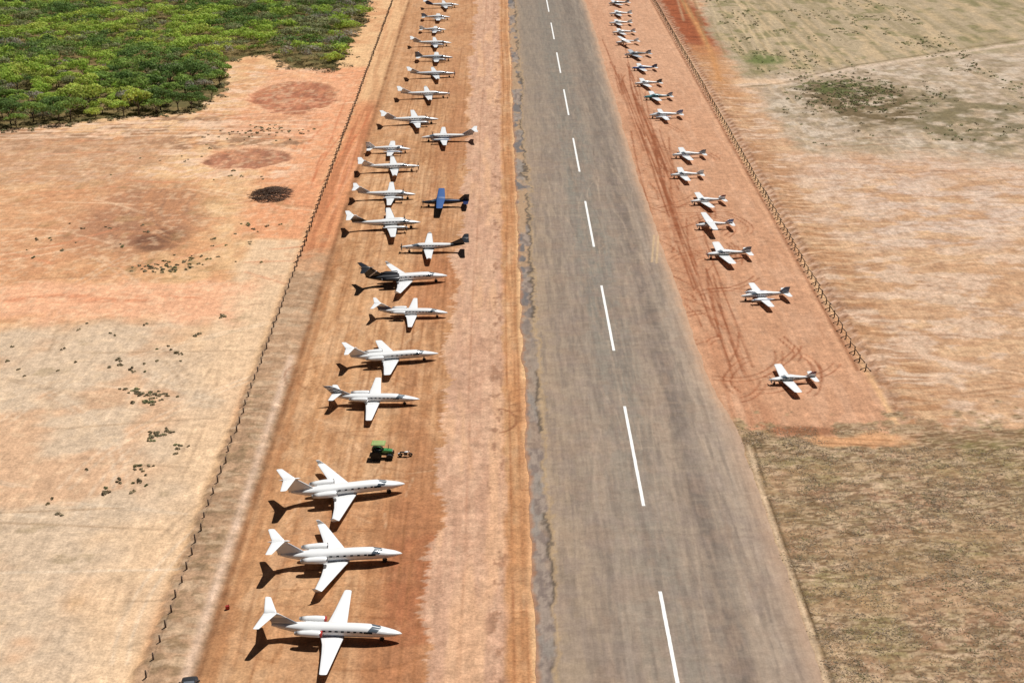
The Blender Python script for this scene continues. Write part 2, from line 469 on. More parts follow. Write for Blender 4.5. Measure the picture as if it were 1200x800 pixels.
# --- pale scraped band with a ragged edge
teeth = (g.n(3.0, .5, 4, 36) - .5) * 2.6 + (g.n(8, 7, 4, 37) - .5) * 5.0
pk = ss(-26.12, -25.88, X + teeth) * (1 - ss(-18.0, -17.2, X + (g.n(1.5, 4, 3, 38) - .5) * 1.6))
g.mix(pk * .95, (214, 172, 142)); g.mix(pk * ss(.5, .62, med) * .4, (200, 156, 128)); g.mix(pk * ss(.45, .62, g.n(.7, 14, 4, 39)) * .5, (192, 148, 122)); g.mix(pk * ss(.52, .62, g.n(1.2, 3.4, 4, 105)) * .5, (186, 142, 114)); g.mix(pk * ss(.5, .66, g.n(2.5, 26, 4, 40)) * .6, (226, 178, 138))
g.mix(pk * ss(.6, .68, g.n(.9, 2.2, 4, 42)) * ss(-20.5, -19, X) * .8, (160, 118, 92))
og = ss(-18.2, -17.2, X) * (1 - ss(-15.2, -14.4, X))
g.mix(og * .5 * ss(.35, .6, g.n(1.5, 12, 3, 43)), (198, 138, 92))
for xx, a in ((-16.9, .5), (-15.3, .35), (-15.8, .35), (-22.6, .3)):
    g.line([(xx + .25 * math.sin(y * .05) + RNG.uniform(-.15, .15), y) for y in np.arange(60, 620, 14)], .16, (142, 84, 50), a)
for k in range(40):
    y = RNG.uniform(110, 420); x = RNG.uniform(-18, -15.6)
    g.line([(x, y), (x + RNG.uniform(.8, 2.4), y + RNG.uniform(-.8, .8))], .12, (140, 84, 52), .5)
g.line([(-19 + 3.2 * math.cos(t), 182 + 4 * math.sin(t)) for t in np.linspace(-1.3, 1.3, 14)], .2, (140, 88, 58), .7)
# --- right-hand parking dirt
rd = ss(11, 12, X) * (1 - ss(37.2, 38.6, X + (sml - .5) * .6 - ss(203, 540, Y) * 2))
g.mix(rd, (202, 152, 118)); g.mix(rd * ss(.45, .62, big) * .5, (194, 142, 108)); g.mix(rd * ss(.5, .66, g.n(1.6, 9, 4, 44)) * .5, (212, 166, 134))
g.mix(rd * g.box(14.2, 21, 0, 700, 1.2, 1.5, 9, 45) * .55 * ss(.35, .6, g.n(1.0, 18, 4, 46)), (184, 126, 92))
g.mix(rd * ss(300, 450, Y) * .5, (212, 166, 134))
for k in range(46):                                        # long wheel tracks beside the runway
    x = RNG.normal(18.2, 1.7); y0 = RNG.uniform(185, 420); l = RNG.uniform(25, 90); d = RNG.uniform(-1.5, 3.0)
    g.line([(x + d * t ** 2, y0 + l * t) for t in np.linspace(0, 1, 9)], .18, (146, 84, 52), .75)
for k in range(40):                                        # turning arcs
    cx, cy = min(RNG.uniform(16, 32), RNG.uniform(17, 32)), RNG.uniform(182, 350); r = RNG.uniform(3.5, 11); a0 = RNG.uniform(0, 6.3); a1 = a0 + RNG.uniform(.5, 1.7); sp_ = RNG.uniform(-3.5, 3.5); w1, w2 = RNG.uniform(0, 6, 2)
    for dr in (0, 1.1):
        g.line([(cx + (r + dr + sp_ * (t - a0) + .35 * math.sin(5 * t + w1)) * math.cos(t), cy + 1.3 * (r + dr + sp_ * (t - a0) + .35 * math.sin(4 * t + w2)) * math.sin(t)) for t in np.linspace(a0, a1, 18)], .17, (146, 84, 52), .7)
for k in range(22):
    x, y = RNG.uniform(14.5, 20), RNG.uniform(196, 300); a = RNG.uniform(.5, 2.6); l = RNG.uniform(5, 14)
    g.line([(x, y), (x + l * .5 * math.cos(a) + .6, y + l * .5 * math.sin(a)), (x + l * math.cos(a), y + l * math.sin(a))], .17, (146, 84, 52), .7)
# --- dry grass at the bottom right
ga = ss(14.6, 15.6, X + (sml - .5) * 1.5) * (1 - ss(176.5, 179.5, Y + (mid - .5) * 16 + (sml - .5) * 8 + (med - .5) * 14 + (big - .5) * 10 - np.maximum(X - 38, 0) * .35 + (X - 28) * .10))
g.mix(ga, (168, 145, 110)); g.mix(ga * ss(.44, .56, g.n(1.6, .9, 4, 50)) * .7, (138, 108, 80)); g.mix(ga * ss(.52, .62, g.n(1.8, .7, 4, 51)) * .75, (204, 174, 144)); g.mix(ga * ss(.55, .64, g.n(2.6, 2.2, 4, 113)) * .5, (168, 124, 98))
g.mix(ga * ss(.52, .66, g.n(7, 6, 4, 52)) * .6, (118, 98, 66)); g.mix(ga * ss(.55, .7, g.n(9, 9, 3, 53)) * .45, (144, 132, 84)); g.mix(ga * ss(.5, .6, g.n(.9, .35, 3, 106)) * .6, (202, 174, 140)); g.mix(ga * ss(.54, .62, g.n(1.0, .4, 3, 107)) * .7, (112, 84, 58))
g.mix(ga * ss(.45, .7, g.n(12, 2.5, 3, 54)) * .4, (176, 140, 104))
g.mix(g.box(25.5, 41, 173.0, 177.0, .6, 2.2, 4, 55) * .9 * (1 - ss(34, 42, X)), (212, 158, 114))
g.line([(26, 174.6), (31, 174.0), (37, 173.2)], .22, (140, 94, 58), .7); g.line([(27, 176.2), (32, 175.5), (36, 175.2)], .18, (150, 100, 62), .6)
g.mix(g.ell(24.5, 178.2, 4.5, 1.6, .4, .3, 3, 56) * .7, (140, 86, 54))
g.line([(15.2, 100), (15.5, 130), (15.6, 160), (16.0, 174)], .35, (206, 178, 146), .9, .05)
g.line([(15.9, 100), (16.2, 130), (16.3, 160), (16.8, 174)], .2, (96, 74, 48), .8)
# --- right of the fence
rf = ss(38.4, 39.4, X + (sml - .5) * .5 - ss(203, 540, Y) * 2) * (1 - ga)
g.mix(rf, (208, 168, 132)); g.mix(rf * ss(.42, .6, hor) * .45, (190, 144, 106)); g.mix(rf * ss(.5, .66, g.n(7, 2.2, 4, 57)) * .6, (226, 188, 148))
g.mix(rf * g.box(52, 400, 255, 322, 8, 8, 12, 58) * .7 * ss(.38, .54, g.n(6, 4, 5, 58)), (212, 190, 174)); g.mix(rf * g.box(44, 400, 300, 325, 6, 6, 10, 59) * .45, (204, 166, 138))
g.mix(rf * ss(.5, .6, g.n(2.6, 1.7, 5, 108)) * .35, (186, 142, 108)); g.mix(rf * ss(.5, .6, g.n(6, 4.5, 5, 109)) * .6, (222, 194, 170)); g.mix(rf * ss(.55, .63, g.n(1.2, 1.1, 4, 110)) * .35, (160, 118, 88))
bank = rf * (1 - ss(45, 50, X + (mid - .5) * 5))
g.mix(bank * ss(.4, .6, g.n(5, .9, 4, 60)) * .65, (166, 116, 78))
g.mix(rf * (1 - ss(50, 58, X + (mid - .5) * 8)) * ss(418, 462, Y + (mid - .5) * 24), (162, 90, 56))
g.mix(rf * (1 - ss(49, 55, X)) * ss(440, 470, Y) * ss(.5, .62, g.n(5, 1.4, 4, 61)) * .7, (134, 72, 44))
g.line([(45, 400), (48, 440), (49.5, 480), (51, 560)], 1.0, (206, 148, 96), .9)
g.mix(rf * g.box(40, 50, 380, 452, 3, 3, 8, 62) * .5, (190, 134, 86))
fld = rf *  ss(50, 57, X + (mid - .5) * 7 - ss(470, 540, Y) * 6) * ss(318, 336, Y + (mid - .5) * 14 + (X - 60) * .25)
g.mix(fld, (190, 168, 144)); g.mix(fld * ss(.46, .62, g.n(6, 5, 4, 63)) * .7, (160, 142, 112)); g.mix(fld * ss(.52, .68, g.n(1.6, 30, 4, 64)) * .5, (206, 178, 146))
g.mix(fld * ss(.52, .6, g.n(3, 4, 5, 111)) * .6, (214, 196, 176)); g.mix(fld * ss(.54, .62, g.n(1.6, 2.4, 4, 112)) * .5, (138, 118, 92))
up = fld * ss(398, 412, Y - (X - 50) * .42)
g.mix(up, (180, 160, 130)); g.mix(up * ss(.46, .6, g.n(2.2, 34, 4, 65)) * .6, (150, 134, 100)); g.mix(up * ss(.56, .66, g.n(5, 7, 4, 66)) * .65, (126, 120, 76)); g.mix(up * ss(.56, .66, g.n(1.4, 20, 4, 67)) * .6, (206, 178, 140))
g.mix(up * g.ell(62.5, 429, 6, 8, .5, .4, 3, 68) * .85, (98, 112, 54)); g.mix(up * g.ell(54, 408, 5, 5, .5, .4, 3, 69) * .8, (112, 106, 58))
g.mix(rf * g.ell(80, 374, 15, 28, .3, .25, 6, 70) * ss(.35, .55, g.n(3, 3, 4, 71)), (116, 98, 70)); g.mix(rf * g.ell(78, 392, 12, 9, .3, .3, 4, 72) * ss(.4, .6, g.n(2.5, 2.5, 4, 73)) * .9, (92, 98, 50))
g.mix(rf * g.ell(104, 356, 18, 30, .3, .3, 8, 75) * ss(.4, .6, g.n(4, 4, 4, 74)) * .7, (110, 100, 66))
g.line([(50, 395), (56, 398), (64, 401), (72, 407), (88, 417), (130, 442), (190, 478)], 1.7, (214, 190, 166), .85)
g.line([(50, 392), (58, 395), (66, 400), (74, 409), (88, 420), (130, 446), (190, 482)], .6, (124, 104, 74), .75)
g.mix(rf * g.box(48, 64, 396, 402, 2, 2, 6, 76) * .6, (226, 188, 150))
for k in range(60):
    x0 = RNG.uniform(42, 110); y0 = RNG.uniform(190, 335); l = RNG.uniform(6, 26); dd = RNG.uniform(-.25, .25)
    g.line([(x0 + l * t, y0 + l * dd * t + 1.5 * math.sin(3 * t + k)) for t in np.linspace(0, 1, 8)], .3, [(156, 108, 72), (234, 200, 166)][k % 2], .5)
for k in range(26):
    x0 = RNG.uniform(46, 80); y0 = RNG.uniform(400, 540)
    g.line([(x0 + 4 * t, y0 + 60 * t) for t in np.linspace(0, 1, 6)], .4, [(214, 190, 150), (132, 116, 78)][k % 2], .45)
# spoil ridge along the right fence
g.Z += (ss(38.8, 40.5, X - ss(203, 540, Y) * 2) * (1 - ss(42, 46, X))) * rf * (.22 + .6 * (g.n(1.8, 1.4, 4, 77) - .5)) * (1 - ss(430, 520, Y) * .6)
g.mix(rf * (1 - ss(39.8, 41.2, X + (sml - .5) * 2 - ss(203, 540, Y) * 2)) * .55, (166, 120, 90)); g.mix(rf * (1 - ss(40.4, 42, X - ss(203, 540, Y) * 2)) * ss(.52, .62, g.n(.9, 1.3, 3, 78)) * .5, (206, 168, 138))
g.line([(37.0, 199), (37.1, 203), (37.6, 300), (38.9, 540), (39.2, 640)], .3, (150, 98, 66), .8); g.line([(36.2, 190), (36.6, 300), (38.0, 540)], .35, (222, 170, 132), .5)
for i, y in enumerate(np.arange(199, 540, 3.1)):             # loose pale spoil and dark hollows along the fence
    x = 38.9 + max(0, y - 230) * .0061
    g.line([(x + .1, y + .4), (x + 1.1, y + 1.3)], .3, (222, 186, 160), .7); g.line([(x + .9, y - .6), (x + 1.6, y + .2)], .24, (122, 80, 56), .7)
g.Z += rf * ss(44, 60, X) * (mid - .5) * .5
# overall unevenness
g.mul(.86 + .28 * sml); g.mul(.92 + .16 * med); g.mul(.93 + .14 * g.n(.7, .7, 2, 79))
g.Z += .05 * (sml - .5) + .03 * (mid - .5)
g.Z -= .12 * (ss(-14.3, -13.9, X) * (1 - ss(10.8, 11.6, X)))
GROUND = g.build("ground", earth_material("earth"))
tag(GROUND, kind="structure", label="orange dirt airfield ground with tracks, scraped bands and dry grass")

# ------------------------------------------------------------------ runway
ysr = axis((-400, 95, 15), (95, 330, .35), (330, 600, .9), (600, 2400, 30))
us = np.linspace(0, 1, 150)
r = Canvas(us, ysr)
U, Y = r.X.copy(), r.Y
ln = ysr.astype(np.float32)
le = -14.5 + 1.3 * (fbm(ln / 6, ln * 0, 4, 80) - .5) + .0 * ln
re = 15.3 - 1.9 * ss(174, 200, ln) - .4 * ss(220, 270, ln) + 1.2 * ss(300, 520, ln) + .9 * (fbm(ln / 5, ln * 0, 4, 81) - .5)
X = le[:, None] * (1 - U) + re[:, None] * U
r.X = X; XN = X + (r.n(2.5, 5, 3, 82) - .5)
stk = r.n(.8, 12, 4, 83); stk2 = r.n(.45, 5, 4, 84); mid = r.n(3, 6, 4, 85); sml = r.n(.8, .9, 3, 86); band = r.n(2.6, 70, 3, 87)
r.fill((163, 144, 126))
r.mix(ss(.42, .6, band) * .55, (146, 133, 120)); r.mix((1 - ss(2.0, 5.0, np.abs(XN + .3 + (mid - .5) * 2))) * (.35 + .5 * ss(150, 260, Y)), (136, 130, 119))
r.mix((1 - ss(-12, -4, XN)) * .55, (172, 147, 120)); r.mix(ss(5.4, 6.6, XN) * (1 - ss(7.6, 9.0, XN)) * (.45 + .5 * ss(.4, .6, mid)), (120, 107, 97))
r.mix(ss(8.5, 10.5, XN) * .7, (174, 155, 137)); r.mix(ss(.48, .62, stk) * .5, (126, 112, 101)); r.mix(np.exp(-((XN + 7.2) / .8) ** 2) * .4 * ss(.4, .6, mid), (132, 116, 103)); r.mix(ss(.52, .66, stk2) * .28, (180, 156, 134)); r.mix(ss(.54, .66, mid) * .28, (164, 137, 116))
r.mix(ss(.54, .64, r.n(5, .8, 3, 120)) * .22, (176, 156, 136)); r.mix(ss(.56, .66, r.n(2.2, .7, 4, 121)) * .25, (138, 118, 104)); r.mix(ss(.5, .62, r.n(2.5, 2.8, 4, 122)) * .25, (150, 132, 122))
r.mix(ss(220, 480, Y) * .45, (130, 122, 111)); r.mix((1 - ss(-11.5, -9.5, XN)) * ss(240, 400, Y) * .4, (170, 144, 120)); r.mix(ss(3, 6, XN) * ss(190, 300, Y) * ss(.45, .6, r.n(1.0, 16, 4, 123)) * .4, (120, 108, 98))
redge = re[:, None] - X
farm = ss(170, 190, Y)
r.mix((1 - ss(.1, 1.6, redge + (sml - .5) * 1.2)) * (.25 + .55 * farm), (206, 164, 132)); r.mix((1 - ss(1.0, 3.2, redge + (mid - .5) * 1.5)) * .35, (198, 164, 136))
# old cracked seam along the left edge
wob = (r.n(3, 3.2, 4, 88) - .5) * 1.5 + (r.n(3, 22, 2, 89) - .5) * 1.4 + (r.n(.7, .9, 3, 125) - .5) * .9
inner = -12.5 + wob * 1.25 + .35 * ss(250, 450, Y)
seam = 1 - ss(-.1, .1, X - inner)
r.mix(seam, (162, 144, 130)); r.mix(seam * ss(.44, .58, r.n(.8, 1.4, 4, 90)) * .75, (126, 110, 102)); r.mix(seam * ss(.54, .64, r.n(1.4, 5, 4, 91)) * .7, (150, 140, 130)); r.mix(seam * ss(.44, .52, r.n(3, 9, 3, 92)) * (.25 + .6 * ss(200, 260, Y)), (184, 150, 116)); r.mix(seam * ss(.55, .6, r.n(2.2, 6, 3, 124)) * ss(190, 240, Y) * .9, (112, 108, 108))
r.mix(np.exp(-((X - inner - .08) / .30) ** 2) * ss(.38, .52, r.n(2, 6, 3, 93)) * .9, (92, 80, 68)); r.mix(np.exp(-((X - inner - .55) / .25) ** 2) * .5, (190, 158, 116))
r.mix((1 - ss(.0, .6, X - le[:, None] + (sml - .5) * .9)) * .7, (180, 128, 92))
r.X = X
r.xs = us
for k in range(70):                                        # tyre scuffs, drawn in the grid's own across-strip coordinate
    x0 = RNG.uniform(-9, 12); y0 = RNG.uniform(110, 420); l = RNG.uniform(4, 26); d = RNG.uniform(-2.5, 2.5)
    pts = np.array([(x0 + d * t * t, y0 + l * t) for t in np.linspace(0, 1, 7)])
    j0, j1 = np.searchsorted(ysr, (y0, y0 + l)); sub = slice(j0, j1)
    tt = (Y[sub] - y0) / l; dx = X[sub] - (x0 + d * tt * tt)
    m = np.exp(-(dx / .14) ** 2) * .35 * (.4 + sml[sub])
    c = lin(*[(122, 106, 94), (190, 168, 146)][k % 2])
    r.C[sub] += m[..., None] * (c - r.C[sub])
for (x0, y0) in ((10.2, 248), (11.0, 247.5)):              # pale scuffs near the right edge
    sub = slice(*np.searchsorted(ysr, (y0, y0 + 16))); dx = X[sub] - (x0 + (Y[sub] - y0) * .13)
    r.C[sub] += (np.exp(-(dx / .2) ** 2) * .7)[..., None] * (lin(214, 182, 140) - r.C[sub])
r.mul(.93 + .14 * sml); r.mul(.95 + .10 * r.n(.45, .5, 2, 94))
r.Z = .035 + .012 * (1 - ((X) / 15) ** 2) * 2 - .02 * (1 - ss(0, .4, redge))
RUNWAY = r.build("runway", earth_material("worn_asphalt", fine=3.4, amt=.10, mid=.07, streak=.10, bump=.12, rough=.9, stretch=(1.8, .13, 1)))
tag(RUNWAY, kind="structure", label="weathered grey asphalt runway with dusty edges and a cracked left seam")
MARK = mat("marking_paint", (.74, .73, .70), .7, grime=.14, scale=2.5)
for end in (137.6, 186.4, 236.0, 286.1, 337.3, 389.5, 439.9, 490.2, 540.5, 591):
    st = end - 29.2; mb = MB(); n = 40
    yy = np.linspace(st, end, n); j = RNG.uniform(-.015, .015, (n, 2))
    v = [(-.21 + j[i, 0], yy[i], .068) for i in range(n)] + [(.21 + j[i, 1], yy[i], .068) for i in range(n)]
    mb.add(v, [[i, n + i, n + i + 1, i + 1] for i in range(n - 1)], 0, False)
    part("painted_dash", mb, MARK, RUNWAY)
# ------------------------------------------------------------------ aircraft
PI = math.pi


def interp(st, x):
    """fuselage section (zc, ry, rz) at x; stations run nose to tail"""
    xs_ = [s[0] for s in st][::-1]
    return [float(np.interp(x, xs_, [s[i] for s in st][::-1])) for i in (1, 2, 3)]


def sec_pt(x, zc, ry, rz, t, off=0.0, e=2.25):
    c, s_ = math.cos(t), math.sin(t); p = 2 / e
    return (x, math.copysign(abs(c) ** p, c) * (ry + off), zc + math.copysign(abs(s_) ** p, s_) * (rz + off))


def smooth_st(st, k=3):
    """adds Catmull-Rom stations between the given ones"""
    a = np.array(st, float); out = []
    for i in range(len(a) - 1):
        p0, p1, p2, p3 = a[max(i - 1, 0)], a[i], a[i + 1], a[min(i + 2, len(a) - 1)]
        for j in range(k):
            t = j / k
            q = .5 * ((2 * p1) + (-p0 + p2) * t + (2 * p0 - 5 * p1 + 4 * p2 - p3) * t * t + (-p0 + 3 * p1 - 3 * p2 + p3) * t ** 3)
            q[0] = p1[0] + (p2[0] - p1[0]) * t; q[2:] = np.maximum(q[2:], .015); out.append(q)
    out.append(a[-1])
    return [tuple(q) for q in out]


def fuselage_mb(st, n=26):
    mb = MB(); st = smooth_st(st)
    mb.loft([[sec_pt(x, zc, ry, rz, t) for t in np.linspace(0, 2 * PI, n, endpoint=False)] for x, zc, ry, rz in st])
    return mb


def patch_mb(st, x0, x1, t0, t1, skew=0.0, off=.012, nx=5, nt=6):
    """a pane lying on the fuselage skin; skew shifts x with angle"""
    st = smooth_st(st); mb = MB(); v = []
    for i in range(nx + 1):
        for j in range(nt + 1):
            u = i / nx; w = j / nt; x = x0 + (x1 - x0) * u + skew * (w - .5); t = R(t0 + (t1 - t0) * w)
            zc, ry, rz = interp(st, x); v.append(sec_pt(x, zc, ry, rz, t, off))
    f = [[i * (nt + 1) + j, (i + 1) * (nt + 1) + j, (i + 1) * (nt + 1) + j + 1, i * (nt + 1) + j + 1] for i in range(nx) for j in range(nt)]
    mb.add(v, f); return mb


def foil(le, chord, th, axis_='z', n=7):
    """closed airfoil section; le = leading edge point, chord runs to -x"""
    up, lo = [], []
    for i in range(n + 1):
        u = (1 - math.cos(PI * i / n)) / 2
        y = 5 * th * (.2969 * math.sqrt(u) - .126 * u - .3516 * u * u + .2843 * u ** 3 - .1015 * u ** 4)
        up.append((u, y)); lo.append((u, -y * .75))
    pts = up + lo[-2:0:-1]
    return [(le[0] - u * chord, le[1], le[2] + y * chord) if axis_ == 'z' else (le[0] - u * chord, le[1] + y * chord * .9, le[2]) for u, y in pts]


def surf_mb(secs, axis_='z', boot=None, flap=None, n=7):
    """lifting surface through sections (x, y, z, chord, thickness); material 1 = de-ice boot, 2 = moving surface"""
    mb = MB(); rings = [foil((x, y, z), c, th, axis_, n) for x, y, z, c, th in secs]; m = len(rings[0])

    def mf(i, j):
        k = j if j <= n else m - j
        if boot and k == 0 or boot and j == m - 1: return 1
        if flap and (j in (n - 2, n - 1)) : return 2
        return 0
    mb.loft(rings, mfun=mf); return mb


def wing_secs(s, x0, y0, z0, c0, xt, yt, zt, ct, th0=.14, th1=.11, kink=None, nseg=4):
    out = []
    for i in range(nseg + 1):
        u = i / nseg; L_ = lambda a, b: a + (b - a) * u
        c = L_(c0, ct)
        if kink and u < kink[0]: c += kink[1] * (1 - u / kink[0])
        out.append((L_(x0, xt), s * L_(y0, yt), L_(z0, zt), c, L_(th0, th1)))
    out.append((xt - ct * .12, s * (yt + ct * .13), zt + .01, ct * .80, th1 * .7)); out.append((xt - ct * .34, s * (yt + ct * .2), zt + .02, ct * .45, th1 * .35))
    return out


def prop(parent, key, x, y, z, r, blades, mats, spin=.17, a0=.3):
    """propeller > spinner, blades"""
    hubm = cached((key, 'spin', 'propeller'), lambda: MB().lathe_x([(0, spin * .98), (.12, spin), (.25, spin * .85), (.38, spin * .5), (.45, .02)], 0, 0, 12))
    p = part("propeller", hubm, [mats[0]], parent); p.location = (x, y, z)

    def blade():
        mb = MB(); rings = []
        for i, u in enumerate(np.linspace(.06, 1, 7)):
            q = u * r; w = r * (.05 + .075 * math.sin(PI * min(1, u * 1.02) ** .8)); tw = 1.0 - .65 * u; rings.append([(.12 + w * math.sin(tw) * k + th * .02, w * math.cos(tw) * k, q) for k, th in ((-1, 0), (0, 1), (1, 0), (0, -1))])
        return mb.loft(rings)
    bm_ = cached((key, 'blade', 'blade'), blade)
    for k in range(blades):
        b = part("blade", bm_, [mats[1]], p); b.rotation_euler = (a0 + 2 * PI * k / blades, 0, 0)
    return p


def gear(parent, key, legs, twin=False):
    """undercarriage: each leg > its wheel"""
    for i, (x, y, z0, wr) in enumerate(legs):
        def strut():
            mb = MB().tube((0, 0, wr), (.02, 0, z0), .06, .09, 8); mb.box((-.1, 0, wr + .25), (.05, .3, .35)); return mb
        o = part("landing_gear", cached((key, 'gear', i, 'landing_gear'), strut), [STRUT], parent); o.location = (x, y, 0)

        def wh():
            mb = MB()
            for q in ((-.14, .14) if twin else (0,)): mb.wheel((0, q, wr), wr, wr * .55, 14)
            return mb
        part("wheel", cached((key, 'wheel', i, 'wheel'), wh), [TYRE], o)


def both(fn):
    for s_ in (1, -1): fn(s_)


